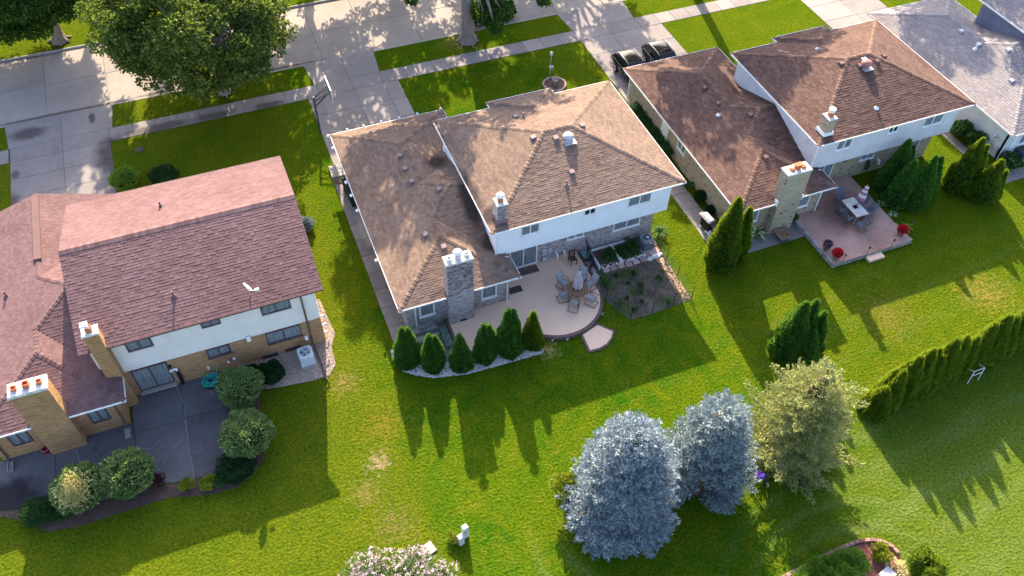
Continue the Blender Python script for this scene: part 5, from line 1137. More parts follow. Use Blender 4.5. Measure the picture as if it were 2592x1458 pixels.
# basketball hoop
t = thing('basketball_hoop', 'basketball hoop on a dark blue pole beside the driveway', 'basketball hoop', (5.4, 49.9, 0)); M_navy = mat('dark_blue_paint', (.03, .04, .075), (.045, .055, .1), rough=.5)
MB().box((5.4, 49.9, 1.56), (.13, .13, 3.12)).build('pole', M_navy, t)
for z0, z1 in ((3.05, 3.45), (2.75, 3.0)):
    for s_ in (-.12, .12): MB().tube([(5.42, 49.9+s_*.4, z0), (6.45, 50.15+s_, z1)], .025, 6).build('arm', M_black, t)
MB().tube([(5.42, 49.9, 2.3), (6.45, 50.15, 2.95)], .045, 6).build('brace', M_black, t)
b = MB().box((6.55, 50.15, 3.3), (.04, 1.8, 1.05), rz=0).build('backboard', mat('smoked_board', (.16, .17, .21), (.22, .23, .27), rough=.25), t)
for c, d_ in (((6.58, 50.15, 3.83), (.03, 1.84, .05)), ((6.58, 50.15, 2.78), (.03, 1.84, .05)), ((6.58, 51.06, 3.3), (.03, .05, 1.0)), ((6.58, 49.24, 3.3), (.03, .05, 1.0))): MB().box(c, d_).build('frame', M_galv, b)
MB().tube([(6.85+.23*math.cos(6.283*i/20), 50.15+.23*math.sin(6.283*i/20), 3.05) for i in range(21)], .012, 5).build('rim', mat('rim_red', (.3, .08, .05), (.36, .1, .06)), t)
mb = MB()
for k in range(10):
    a = 6.283*k/10; mb.tube([(6.85+.23*math.cos(a), 50.15+.23*math.sin(a), 3.05), (6.85+.12*math.cos(a+.5), 50.15+.12*math.sin(a+.5), 2.65)], .006, 3); mb.tube([(6.85+.23*math.cos(a), 50.15+.23*math.sin(a), 3.05), (6.85+.12*math.cos(a-.5), 50.15+.12*math.sin(a-.5), 2.65)], .006, 3)
mb.build('net', M_whitem, t)

# flower ring with lamp post
o = tag(MB().lathe((23.7, 49.25, 0), [(.8, 0), (.78, .05), (.3, .1), (.02, .11)], 24).build('flower_ring', M_mulch), 'round mulch flower ring on the front lawn', 'flower bed')
for k in range(24):
    a = 6.283*k/24; MB().box((23.7+.86*math.cos(a), 49.25+.86*math.sin(a), .07), (.12, .2, .16), rz=a, bev=.02).build('edging_brick', M_paver, o)
t = thing('barrel_planter', 'grey barrel planter in the round mulch ring', 'planter', (23.7, 49.2, .1)); MB().lathe((23.7, 49.2, .08), [(.19, 0), (.24, .25), (.22, .5), (.19, .5), (.19, .42)], 14).build('barrel', M_stone, t)
for z in (.2, .42): MB().lathe((23.7, 49.2, z), [(.235, 0), (.245, .02), (.235, .04)], 14).build('hoop', M_black, t)
t = thing('lamp_post', 'slim post with white lantern and hanging bucket behind the ring', 'lamp post', (23.95, 50.7, 0))
MB().tube([(23.95, 50.7, 0), (23.95, 50.7, 1.75)], .03, 8).build('pole', M_galv, t)
b = MB().box((23.95, 50.7, 1.85), (.14, .14, .2)).build('lantern', M_whitem, t); MB().lathe((23.95, 50.7, 1.95), [(.13, 0), (.02, .1)], 8).build('lantern_cap', M_galv, b)
MB().lathe((23.95, 50.55, .55), [(.12, 0), (.17, .22), (.18, .24), (.14, .22), (.1, .1)], 12).build('bucket', M_galv, t)
tag(MB().lathe((-7.05, 52.35, 0), [(.31, 0), (.31, .03), (.26, .035), (.02, .04)], 18).build('drain_cover', mat('rusty_iron', (.05, .04, .035), (.1, .075, .065))), 'dark round drain cover in the front lawn', 'drain cover')

# hose, bucket, splash blocks
t = thing('garden_hose', 'coiled turquoise garden hose on its black stand', 'hose', (-5.3, 30.55, 0)); M_hose = mat('turquoise_rubber', (.03, .33, .30), (.06, .45, .40), rough=.4); pts = []
for i in range(170): a = i*.33; r_ = .33+.12*math.sin(i*.21)+random.uniform(-.02, .02); pts.append((-5.3+r_*math.cos(a)+.06*math.sin(i*.05), 30.55+r_*.9*math.sin(a), .12+i*.0018+.03*math.sin(i*.7)))
MB().tube(pts, .024, 6).build('coil', M_hose, t); MB().tube([pts[-1], (-4.95, 30.8, .3), (-4.75, 31.1, .6), (-4.72, 31.15, .75)], .022, 6).build('lead', M_hose, t); MB().lathe((-5.3, 30.55, .02), [(.42, 0), (.45, .06), (.4, .08), (.1, .06)], 18).build('stand', M_black, t)
t = thing('bucket', 'red plastic bucket beside the wide tan chimney', 'bucket', (-13.98, 29.2, 0)); M_redp = mat('red_plastic', (.30, .012, .03), (.4, .02, .045), rough=.4)
MB().lathe((-13.98, 29.2, .02), [(.13, 0), (.17, .3), (.185, .31), (.16, .3), (.12, .03)], 16).build('body', M_redp, t); MB().tube([(-13.98+.17*math.cos(a*.3), 29.2-.17*abs(math.sin(a*.3))*.8, .33) for a in range(11)], .008, 5).build('handle', M_whitem, t)
for x, y in ((-15.75, 28.95), (-9.93, 28.85)):
    t = thing('splash_block', 'grey splash block under the left downspout' if x < -12 else 'grey splash block beside the dark patio joint', 'splash block', (x, y, .03))
    MB().box((x, y, .05), (.3, .62, .05), bev=.01).build('base', M_stone, t)
    for s_ in (-1, 1): MB().box((x+s_*.13, y, .1), (.04, .62, .07)).build('lip', M_stone, t)
for x, y, a, b, m_, l_ in ((14.35, 31.95, 1.5, .62, M_plum, 'plum doormat in front of the white sliding door'), (13.1, 30.75, .85, .5, mat('speckled_mat', (.01, .01, .012), (.10, .095, .09), n=((25, 1, 2),)), 'dark speckled mat at the corner of the grey brick room')):
    o = tag(MB().box((x, y, .272), (a, b, .02), bev=.008).build('doormat', m_), l_, 'doormat'); MB().box((x, y, .284), (a-.1, b-.1, .008)).build('pile', m_, o)
# ------------------------------------------------------------------ furniture
M_tube = mat('brown_tube', (.075, .05, .045), (.11, .075, .065), rough=.5); M_sling = mat('grey_sling', (.30, .29, .31), (.40, .38, .40), rough=.8, n=((30, 1, 3),))
def sled_chair(label, x, y, face, z0, group, tube, sling):
    """cantilever sling chair: floor loop, sling seat and back, bent arms; faces +y locally"""
    t = thing('patio_chair', label, 'chair', (0, 0, 0), group); w_ = .29
    MB().tube([(-w_, .27, .5), (-w_, .29, .1), (-w_, .27, .03), (-w_, -.33, .025), (w_, -.33, .025), (w_, .27, .03), (w_, .29, .1), (w_, .27, .5)], .02, 6).build('base', tube, t)
    for s_ in (-1, 1):
        MB().tube([(s_*w_, .27, .5), (s_*w_*1.02, .22, .62), (s_*w_*1.04, -.05, .64), (s_*w_*1.02, -.24, .6)], .02, 6).build('arm', tube, t)
        MB().tube([(s_*w_*.92, .26, .44), (s_*w_*.92, -.2, .38), (s_*w_*.92, -.3, .7), (s_*w_*.92, -.42, 1.02)], .016, 6).build('frame', tube, t)
    def panel(rows, name):
        mb = MB(); top = [[(-w_*.9, y_, z_), (0, y_+.005, z_-dz), (w_*.9, y_, z_)] for y_, z_, dz in rows]; mb.strip(top); mb.strip([[(a, b-.006, c-.012) for a, b, c in r][::-1] for r in top]); mb.build(name, sling, t)
    panel([(.27, .44, .015), (.05, .41, .03), (-.18, .385, .02)], 'seat'); panel([(-.19, .4, .0), (-.28, .65, .0), (-.36, .86, .0), (-.42, 1.03, .0)], 'backrest')
    t.location = (x, y, z0); t.rotation_euler.z = face; ORG[t] = Vector((x, y, z0)); return t
TX, TY = 16.45, 29.0; ZP = .262
src = None
for i, (x, y) in enumerate(((15.95, 30.0), (17.15, 29.9), (17.5, 29.3), (15.55, 29.05), (15.85, 28.15), (17.05, 28.15))):
    lab = ['grey sling patio chair on the door side of the wooden table', 'grey sling patio chair hidden behind the closed lilac umbrella', 'grey sling patio chair backing onto the garden soil', 'grey sling patio chair facing away from the brick wall, half under the table', 'grey sling patio chair with its back to the lawn near the arborvitae row', 'grey sling patio chair next to the rounded patio rim'][i]
    face = math.atan2(TY-y, TX-x)-math.pi/2
    if src is None: src = sled_chair(lab, x, y, face, ZP, 'sling chairs around the wooden patio table', M_tube, M_sling)
    else: copy_tree(src, (x, y, ZP), face, lab)
M_ttop = mat('brown_table_top', (.15, .085, .05), (.25, .15, .09), rough=.35, n=((1.6, 1, 5), (12, .4, 3)), stretch=(1, 4, 1, .6))
t = thing('patio_table', 'hexagonal brown patio table holding the closed lilac umbrella', 'table', (TX, TY, ZP))
hexa = lambda r_, k=0: [(TX+r_*math.cos(math.radians(60*i+12+k)), TY+r_*math.sin(math.radians(60*i+12+k))) for i in range(6)]
tp = MB().prism(hexa(.72), ZP+.70, ZP+.735, .01).build('tabletop', M_ttop, t); MB().prism(hexa(.735), ZP+.675, ZP+.70).build('rim', M_tube, tp)
for i in range(6):
    a = hexa(.70)[i]; MB().add([(TX, TY-.006, ZP+.738), (a[0], a[1]-.006, ZP+.738), (a[0], a[1]+.006, ZP+.738), (TX, TY+.006, ZP+.738)], [(0, 1, 2, 3)]).build('seam', M_tube, tp)
for i in range(0, 6): 
    a = hexa(.55)[i]; b = hexa(.3)[i]; MB().tube([(a[0], a[1], ZP), (b[0], b[1], ZP+.35), (a[0], a[1], ZP+.68)], .018, 6).build('leg', M_tube, t)
def umbrella(label, base, tip, zlow, r0, cloths, pole, bands=1, nple=8):
    t = thing('patio_umbrella', label, 'umbrella', base); B, T = Vector(base), Vector(tip); ax = (T-B).normalized(); L_ = (T-B).length
    s_ = ax.cross(Vector((0, 1, 0))).normalized(); u_ = s_.cross(ax)
    MB().tube([B, T+ax*.05], .022, 8).build('pole', pole, t); MB().lathe(T+ax*.04, [(.03, 0), (.035, .04), (.01, .09)], 8).build('finial', pole, t)
    prof = [(0.05, 1.), (.10, .93), (.13, .82), (.12, .72), (.17, .55), (.2, .38), (.24, .2), (.27, .0), (.2, .01)]; n = nple*4; rows = []
    for k, (r_, f) in enumerate(prof):
        row = []
        for i in range(n+1):
            a = 6.283*i/n; rr = r_*r0/.27*(1+.32*math.sin(a*nple+k*.12)*min(1, (1-f)*2+.25)); p = B+ax*(zlow+(L_-zlow)*f)+(s_*math.cos(a)+u_*math.sin(a))*rr; row.append(tuple(p))
        rows.append(row)
    for j in range(len(rows)-1): MB().strip(rows[j:j+2]).build('canopy', cloths[j % len(cloths)], t)
    f = 4; MB().strip([[tuple(Vector(q)*1.0+(Vector(q)-(B+ax*(zlow+(L_-zlow)*.66))).normalized()*.01) for q in rows[3]], [tuple(Vector(q)+(Vector(q)-(B+ax*(zlow+(L_-zlow)*.62))).normalized()*.01-ax*.05) for q in rows[3]]]).build('tie', cloths[0], t)
    return t
M_lil = mat('lilac_canvas', (.42, .36, .40), (.58, .51, .55), rough=.85, n=((2, 1, 3),)); M_lil2 = mat('pale_canvas', (.62, .57, .58), (.74, .69, .7), rough=.85, n=((2, 1, 3),))
umbrella('closed lilac patio umbrella standing in the brown hexagonal table', (TX, TY, ZP), (TX+.02, TY+.03, 2.55), .85, .27, [M_lil], M_tube)
t = thing('wooden_chair', 'small dark wooden chair by the meter boxes on the patio', 'chair', (17.3, 31.6, ZP)); M_dw = mat('dark_wood', (.045, .028, .022), (.085, .055, .042), n=((6, 1, 3),))
for k in range(5): MB().box((17.12+.09*k, 31.55, ZP+.42), (.075, .42, .025)).build('slat', M_dw, t)
for x, y, h in ((17.1, 31.36, .42), (17.5, 31.36, .42), (17.1, 31.76, .95), (17.5, 31.76, .95)): MB().box((x, y, ZP+h/2), (.045, .045, h)).build('leg', M_dw, t)
for k in range(4): MB().box((17.16+.095*k, 31.77, ZP+.68), (.05, .02, .5)).build('back_slat', M_dw, t)
MB().box((17.3, 31.77, ZP+.95), (.46, .03, .07)).build('top_rail', M_dw, t)

# ------------------------------------------------------------------ stamped patio of the red brown house
def stamped():
    m = mat('stamped_concrete', (.30, .165, .135), (.50, .325, .275), rough=.75, n=((.45, 1, 4), (5, .5, 5)), ramp=(.3, .7), blobs=[(36.3, 29.3, 2.2, 1.9)], bcol=(.235, .125, .10))
    N = m.node_tree.nodes; L = m.node_tree.links; bs = N['Principled BSDF']; g_ = N.new('ShaderNodeNewGeometry')
    v = N.new('ShaderNodeTexVoronoi'); v.feature = 'DISTANCE_TO_EDGE'; v.inputs['Scale'].default_value = 2.6; L.new(g_.outputs['Position'], v.inputs['Vector'])
    r_ = N.new('ShaderNodeMapRange'); r_.inputs[2].default_value = .05; L.new(v.outputs[0], r_.inputs[0])
    b = N.new('ShaderNodeBump'); b.inputs['Strength'].default_value = .7; b.inputs['Distance'].default_value = .02; L.new(r_.outputs[0], b.inputs['Height']); L.new(b.outputs[0], bs.inputs['Normal']); return m
M_stamp = stamped()
px0, px1, py0, py1 = 32.78, 38.97, 25.55, 32.38
o = tag(MB().prism([(px0+.1, py0+.1), (px1-.1, py0+.1), (px1-.1, py1), (34.65, py1), (34.65, 30.15), (px0+.1, 30.15)], 0, .335).build('patio', M_stamp, org=(36, 29, 0)), 'stamped terracotta patio raised on grey blocks', kind='structure')
M_blk = mat('grey_wall_block', (.26, .23, .235), (.42, .385, .39), n=((4, .6, 5),), obj=.6, bump=(16, .6, .03))
for r_ in range(2):
    zc = .08+.165*r_; k = 0; x = px0-(.15 if r_ else 0)
    while x < px1-.05:
        a, b = max(x, px0), min(x+.3, px1); MB().box(((a+b)/2, py0+.08, zc), (b-a-.008, .18, .155), bev=.015).build('block', M_blk, o); x += .3
    y = py0+.18
    while y < 29.9: MB().box((px0+.08, y+.15, zc), (.18, .292, .155), bev=.015).build('block', M_blk, o); y += .3
    y = py0+.18
    while y < 27.2: MB().box((px1-.08, y+.15, zc), (.18, .292, .155), bev=.015).build('block', M_blk, o); y += .3
for a, b in ((px0, px1),): MB().box(((a+b)/2, py0+.09, .345), (b-a, .2, .03), bev=.01).build('coping', M_stamp, o)
MB().box((35.9, 25.3, .085), (1.2, .46, .17), bev=.015).build('step', M_tan, o)
sheet('lower_slab', 'grey concrete slab under the fire pit table', [(27.6, 28.55), (px0, 28.55), (px0, 30.2), (27.6, 30.2)], .022, M_pathd)
t = thing('fire_pit_table', 'square brown fire pit table on the grey slab', 'fire pit', (31.2, 28.9, .02)); x, y = 31.2, 28.9
MB().add([(x+a*.26, y+b*.26, .02) for a, b in ((-1, -1), (1, -1), (1, 1), (-1, 1))]+[(x+a*.38, y+b*.38, .44) for a, b in ((-1, -1), (1, -1), (1, 1), (-1, 1))], [(0, 1, 5, 4), (1, 2, 6, 5), (2, 3, 7, 6), (3, 0, 4, 7), (3, 2, 1, 0), (4, 5, 6, 7)]).build('pedestal', M_dw, t)
M_fp = mat('fire_pit_tile', (.15, .095, .08), (.24, .165, .14), n=((5, 1, 4),))
for sx_, sy_, a, b in ((0, -.38, 1.0, .24), (0, .38, 1.0, .24), (-.38, 0, .24, .52), (.38, 0, .24, .52)): MB().box((x+sx_, y+sy_, .47), (a, b, .06), bev=.012).build('top_tile', M_fp, t)
MB().box((x, y, .45), (.52, .52, .03)).build('burner_tray', mat('lava_rock', (.16, .07, .045), (.3, .14, .08), n=((14, 1, 3),), bump=(14, 1, .05)), t)
ZQ = .34
t = thing('patio_table', 'rectangular pale tiled table on the stamped patio', 'table', (36.6, 28.9, ZQ)); M_tile = mat('cream_tile', (.58, .53, .49), (.70, .65, .60), n=((2, .5, 4),), obj=.5, rough=.5); M_grout = mat('table_frame', (.30, .27, .26), (.36, .33, .32))
tp = MB().box((36.6, 28.9, ZQ+.70), (.98, 1.72, .05), bev=.01).build('tabletop', M_grout, t)
for i in range(3):
    for j in range(5):
        if (i, j) == (1, 2): MB().box((36.6, 28.9, ZQ+.73), (.3, .3, .02)).build('umbrella_plate', M_black, tp); continue
        MB().box((36.6+(i-1)*.315, 28.9+(j-2)*.335, ZQ+.73), (.305, .325, .02), bev=.004).build('tile', M_tile, tp)
for a in (-.42, .42):
    for b in (-.78, .78): MB().box((36.6+a, 28.9+b, ZQ+.34), (.05, .05, .68)).build('leg', M_grout, t)
M_blue = mat('blue_grey_sling', (.10, .105, .14), (.16, .165, .2), rough=.75, n=((20, 1, 3),)); src = None
for i, (x, y, fc) in enumerate(((35.85, 29.35, -90), (35.8, 28.5, -90), (36.55, 30.25, 180), (36.35, 27.55, 0), (37.45, 28.45, 90), (37.5, 29.3, 90))):
    lab = ['blue grey patio chair on the chimney side of the tiled table, nearer the wall', 'blue grey patio chair on the chimney side of the tiled table, nearer the lawn', 'blue grey patio chair at the wall end of the tiled table', 'blue grey patio chair at the lawn end of the tiled table', 'blue grey patio chair on the arborvitae side of the tiled table, nearer the lawn', 'blue grey patio chair on the arborvitae side, under the striped umbrella'][i]
    if src is None: src = sled_chair(lab, x, y, math.radians(fc), ZQ, 'blue grey chairs around the tiled table', M_slate2, M_blue)
    else: copy_tree(src, (x, y, ZQ), math.radians(fc+random.uniform(-12, 12)), lab)
M_pink = mat('pink_canvas', (.30, .13, .20), (.42, .2, .29), rough=.85, n=((2, 1, 3),))
umbrella('closed pink and white striped umbrella leaning over the tiled table', (36.62, 28.9, ZQ+.1), (37.15, 29.1, 2.65), 1.15, .25, [M_pink, M_lil2], M_tube)
t = thing('wire_chair', 'round backed black wire chair beside the striped umbrella', 'chair', (38.1, 29.7, ZQ)); x, y = 38.1, 29.7
MB().tube([(x+.1+.36*math.cos(6.283*i/20), y+.36*math.sin(6.283*i/20), ZQ+.75+.28*math.cos(6.283*i/20)) for i in range(21)], .014, 5).build('hoop', M_black, t)
MB().tube([(x-.05+.25*math.cos(6.283*i/20), y+.25*math.sin(6.283*i/20), ZQ+.42) for i in range(21)], .014, 5).build('seat_ring', M_black, t)
mb = MB()
for k in range(7): a = -1.2+.4*k; mb.tube([(x-.05, y+.2*math.sin(a), ZQ+.42), (x+.2, y+.34*math.sin(a), ZQ+.75+.2*math.cos(a))], .006, 4)
mb.build('wire_back', M_black, t)
for k in range(4): a = .785+1.571*k; MB().tube([(x-.05+.2*math.cos(a), y+.2*math.sin(a), ZQ+.42), (x-.05+.28*math.cos(a), y+.28*math.sin(a), ZQ)], .013, 5).build('leg', M_black, t)
# pots and torches
def pot(label, x, y, z, m_, fm, R_=.24, flow=True, seed=1):
    t = thing('flower_pot', label, 'flower pot', (x, y, z)); MB().lathe((x, y, z), [(.15, 0), (.2, .12), (.22, .3), (.25, .32), (.25, .37), (.2, .37), (.19, .3)], 14).build('pot', m_, t)
    n = 420; d = unit(RNG.normal(size=(n, 3))+[0, 0, .5]); p = d*np.array([R_*1.15, R_*1.15, R_*.9])*RNG.uniform(.5, 1, (n, 1))+[x, y, z+.48]
    put_mesh('leaves', kites('leaves', p-[x, y, z], d+RNG.normal(size=(n, 3))*.5, .1, .06, ML['bush'] if flow else fm), t, (x, y, z))
    if flow:
        n = 380; d = unit(RNG.normal(size=(n, 3))+[0, 0, .8]); p = d*np.array([R_*1.3, R_*1.3, R_*1.1])*RNG.uniform(.75, 1.1, (n, 1))+[x, y, z+.5]
        put_mesh('flowers', kites('flowers', p-[x, y, z], d+RNG.normal(size=(n, 3))*.6, .1, .09, fm), t, (x, y, z))
    return t
M_pot = mat('brown_pot', (.17, .10, .08), (.27, .175, .145), n=((4, 1, 3),))
pot('pot of scarlet flowers at the patio corner with the torch', 33.2, 25.95, ZQ, M_pot, ML['scarlet']); pot('pot of scarlet flowers at the far right patio corner by the arborvitae', 38.45, 26.2, ZQ, M_pot, ML['scarlet'])
pot('pot of dull purple foliage near the scarlet flowers', 33.1, 26.85, ZQ, M_pot, ML['purple'], .26, flow=False)
for i, (x, y) in enumerate(((32.68, 26.6), (33.3, 25.42), (35.15, 25.42), (37.05, 25.42), (39.25, 26.35))):
    t = thing('garden_torch', ['dark garden torch beside the purple foliage pot', 'dark garden torch in front of the scarlet flower pot', 'dark garden torch on the left of the patio step', 'dark garden torch on the right of the patio step', 'dark garden torch on the lawn past the patio corner'][i], 'torch', (x, y, 0), 'garden torches along the stamped patio')
    MB().tube([(x, y, 0), (x+.02, y, 1.05)], .014, 6).build('pole', M_black, t); MB().lathe((x+.02, y, 1.03), [(.03, 0), (.06, .04), (.065, .14), (.045, .2), (.02, .23)], 10).build('head', M_tube, t)
# grill
t = thing('gas_grill', 'gas grill with silver hood on the dark side path', 'grill', (0, 0, 0))
MB().box((0, 0, .5), (.75, .5, .62), bev=.02).build('cabinet', M_black, t)
MB().box((0, 0, .84), (.82, .55, .1), bev=.02).build('firebox', M_black, t)
rows = [[(xx, .27*math.cos(a), .9+.26*math.sin(a)) for a in (0, .5, 1., 1.571, 2.1, 2.64, 3.14)] for xx in (-.41, .41)]; mb = MB().strip(rows); mb.poly(rows[0]); mb.poly(rows[1][::-1]); hd = mb.build('hood', mat('steel', (.62, .62, .66), (.72, .72, .75), rough=.3, metal=.3), t)
MB().tube([(-.3, -.3, .98), (.3, -.3, .98)], .015, 6).build('handle', M_galv, hd)
for s_ in (-1, 1): MB().box((s_*.58, 0, .87), (.32, .46, .035), bev=.01).build('side_shelf', M_tube if s_ > 0 else M_blk, t)
for s_ in (-1, 1): MB().tube([(s_*.3, -.27, .1), (s_*.3, -.2, .1)], .1, 12).build('wheel', M_whitem, t)
for a in (-.33, .33): MB().box((a, .18, .1), (.05, .05, .2)).build('leg', M_black, t)
t.location = (26.95, 31.45, .02); t.rotation_euler.z = math.radians(-82); ORG[t] = Vector((26.95, 31.45, 0))
t = thing('gas_cylinder', 'pale gas cylinder beside the grill', 'gas cylinder', (26.78, 30.75, .02)); MB().lathe((26.78, 30.75, .02), [(.1, 0), (.15, .05), (.155, .26), (.1, .36), (.03, .38)], 14).build('tank', M_pale, t, smooth=True); MB().lathe((26.78, 30.75, .36), [(.08, 0), (.085, .1), (.07, .1), (.07, .02)], 12).build('collar', M_whitem, t)

# ------------------------------------------------------------------ cars
M_carp = mat('black_car_paint', (.006, .006, .008), (.009, .009, .012), rough=.1, spec=.25, n=((1, 1, 2),)); M_carg = mat('car_glass', (.01, .012, .014), (.015, .018, .02), rough=.03, spec=.4, n=((1, 1, 2),)); M_tyre = mat('tyre_rubber', (.012, .012, .013), (.02, .02, .021), rough=.8); M_rim = mat('alloy_rim', (.55, .55, .58), (.68, .68, .7), rough=.25, metal=.7)
M_tail = mat('tail_light_red', (.25, .01, .015), (.35, .015, .02), rough=.2); M_head = mat('headlight', (.6, .6, .62), (.75, .75, .76), rough=.1)
def car(label, x, y, rz, group=None, L_=4.6, rails=True, z=.02):
    t = thing('parked_car', label, 'car', (0, 0, 0), group); k = L_/4.6
    S = [(-2.3, .50, .93, .70), (-2.22, .36, 1.02, .80), (-1.95, .30, 1.06, .88), (-1.3, .26, 1.07, .915), (-.4, .25, 1.05, .925), (.6, .25, 1.03, .925), (1.2, .26, 1.01, .915), (1.75, .29, .96, .89), (2.1, .34, .88, .83), (2.27, .42, .76, .72), (2.31, .5, .68, .6)]
    rows = []
    for sx_, zb, zt, hw in S:
        zm = zb+(zt-zb)*.55; rows.append([(sx_*k, s_*a*hw, zz) for s_, a, zz in ((1, .6, zb), (1, .95, zb+.06), (1, 1., zm), (1, .985, zt-.1), (1, .9, zt), (1, .45, zt+.035), (-1, .45, zt+.035), (-1, .9, zt), (-1, .985, zt-.1), (-1, 1., zm), (-1, .95, zb+.06), (-1, .6, zb))])
    mb = MB(); n = 12; vs = [p for r in rows for p in r]; fs = []
    for i in range(len(rows)-1):
        for q in range(n): j = (q+1) % n; fs.append((i*n+q, i*n+n+q, i*n+n+j, i*n+j))
    fs += [tuple(range(n)), tuple((len(rows)-1)*n+q for q in range(n))[::-1]]; mb.add(vs, fs); body = mb.build('body', M_carp, t, smooth=True, org=(0, 0, 0)); body.modifiers.new('round', 'SUBSURF').render_levels = 2; body.modifiers[0].levels = 2
    G = [(-2.12, 1.02, .80, 1.06, .78), (-1.78, 1.02, .86, 1.58, .70), (-1.2, 1.03, .885, 1.665, .725), (-.4, 1.03, .89, 1.69, .73), (.25, 1.02, .89, 1.66, .71), (1.15, 1.0, .86, 1.03, .80)]
    rows = [[(a*k, s_*w_, zz) for s_, w_, zz in ((1, wb, zb), (1, wt*1.02+.0, zt-.06 if zt > 1.3 else zt), (1, wt*.9, zt), (-1, wt*.9, zt), (-1, wt*1.02, zt-.06 if zt > 1.3 else zt), (-1, wb, zb))] for a, zb, wb, zt, wt in G]
    mb = MB(); n = 6; fs = []
    for i in range(len(rows)-1):
        for q in range(5): fs.append((i*n+q, i*n+n+q, i*n+n+q+1, i*n+q+1))
    mb.add([p for r in rows for p in r], fs); cb = mb.build('cabin', M_carp, t, smooth=True, org=(0, 0, 0)); sm_ = cb.modifiers.new('round', 'SUBSURF'); sm_.levels = sm_.render_levels = 2
    def quad(name, a, b, c, d, off, par=t, m_=M_carg):
        A, B, C, D = map(Vector, (a, b, c, d)); nrm = (B-A).cross(D-A).normalized(); cen = (A+B+C+D)/4
        if nrm.dot(cen-Vector((0, 0, .9))) < 0: nrm = -nrm
        P = [cen+(p-cen)*.9+nrm*off for p in (A, B, C, D)]; MB().add(P+[p-nrm*.02 for p in P], [(0, 1, 2, 3), (0, 4, 5, 1), (1, 5, 6, 2), (2, 6, 7, 3), (3, 7, 4, 0)]).build(name, m_, par, org=(0, 0, 0))
    quad('windshield', rows[4][2], rows[4][3], (1.12*k, -.79, 1.05), (1.12*k, .79, 1.05), -.012); quad('rear_window', tuple(Vector(rows[1][2])*.97), tuple(Vector(rows[1][3])*.97), (-2.02*k, -.7, 1.1), (-2.02*k, .7, 1.1), -.03)
    for s_ in (1, -1):
        f = lambda r_, i: tuple(rows[r_][i if s_ > 0 else 5-i])
        lo = lambda r_, fz=.12: tuple(Vector(f(r_, 0)).lerp(Vector(f(r_, 1)), fz)); hi = lambda r_, fz=.92: tuple(Vector(f(r_, 0)).lerp(Vector(f(r_, 1)), fz))
        quad('side_window', lo(2), lo(3), hi(3), hi(2), .012); quad('side_window', lo(3), lo(4), hi(4), hi(3), .012); quad('side_window', lo(1), lo(2), hi(2), hi(1), .012)
        q = Vector(f(4, 0)); MB().add([tuple(q+Vector(v)) for v in ((.08, 0, .06), (.62, -s_*.03, .06), (.08, -s_*.16, .46))], [(0, 1, 2)]).build('side_window', M_carg, t, org=(0, 0, 0))
        m_ = MB().box((.92*k, s_*1.0, 1.08), (.14, .2, .13), bev=.04).build('mirror', M_carp, t, org=(.92*k, s_*1., 1.0))
        if rails: MB().tube([(-1.6*k, s_*.66, 1.6), (-1.5*k, s_*.67, 1.7), (-.4*k, s_*.68, 1.735), (.1*k, s_*.67, 1.7), (.22*k, s_*.66, 1.63)], .018, 6).build('roof_rail', M_rim, t, org=(0, 0, 0))
        MB().tube([(-1.9*k, s_*.87, 1.075), (-.4*k, s_*.9, 1.06), (.95*k, s_*.89, 1.03)], .012, 4).build('chrome_strip', M_rim, t, org=(0, 0, 0))
        MB().box((-2.2*k, s_*.72, .9), (.12, .2, .18), bev=.03).build('tail_light', M_tail, t, org=(0, 0, 0)); MB().box((2.1*k, s_*.66, .74), (.2, .28, .13), bev=.03).build('headlight', M_head, t, org=(0, 0, 0))
        for hx_ in (-.55, .35): MB().box((hx_*k, s_*.925, .88), (.2, .03, .03)).build('door_handle', M_rim, t, org=(0, 0, 0))
        for wx in (-1.36, 1.36):
            c = Vector((wx*k, s_*.83, .345)); mb = MB()
            prof = [(.2, -.1), (.33, -.11), (.345, -.07), (.345, .07), (.33, .11), (.24, .115)]; vs = []; fs = []; nn = 22
            for r_, o_ in prof:
                for q in range(nn): a = 6.283*q/nn; vs.append((c.x+r_*math.cos(a), c.y+s_*o_, c.z+r_*math.sin(a)))
            for i in range(len(prof)-1):
                for q in range(nn): j = (q+1) % nn; fs.append((i*nn+q, i*nn+j, i*nn+nn+j, i*nn+nn+q))
            wh = mb.add(vs, fs).build('wheel', M_tyre, t, smooth=True, org=c); rm = MB()
            for q in range(5):
                a = 6.283*q/5; d = Vector((math.cos(a), 0, math.sin(a))); e = Vector((-math.sin(a), 0, math.cos(a))); o_ = Vector((0, s_*.125, 0)); rm.add([c+o_+e*.035, c+o_+d*.22+e*.05, c+o_+d*.22-e*.05, c+o_-e*.035], [(0, 1, 2, 3)])
            rm.tube([c+Vector((.225*math.cos(6.283*q/20), s_*.115, .225*math.sin(6.283*q/20))) for q in range(21)], .02, 5); rm.build('rim', M_rim, wh)
            MB().lathe((c.x, c.y, c.z), [(.01, 0), (.02, .01)], 4).build('hub', M_rim, wh)
    t.location = (x, y, z); t.rotation_euler.z = rz; ORG[t] = Vector((x, y, z)); return t
c0 = car('black sport utility vehicle parked next to the cream brick garage corner', 29.75, 47.85, math.radians(-90), 'cars on the driveway', L_=4.55)
copy_tree(c0, (32.5, 48.0, .02), math.radians(-90), 'black sport utility vehicle on the lawn side of the other parked car').scale = (1.03, 1.02, 1.06)
copy_tree(c0, (22.35, 59.85, -.12), 0., 'dark car parked at the kerb behind the thick pale trunk')['group'] = 'cars parked on the street'

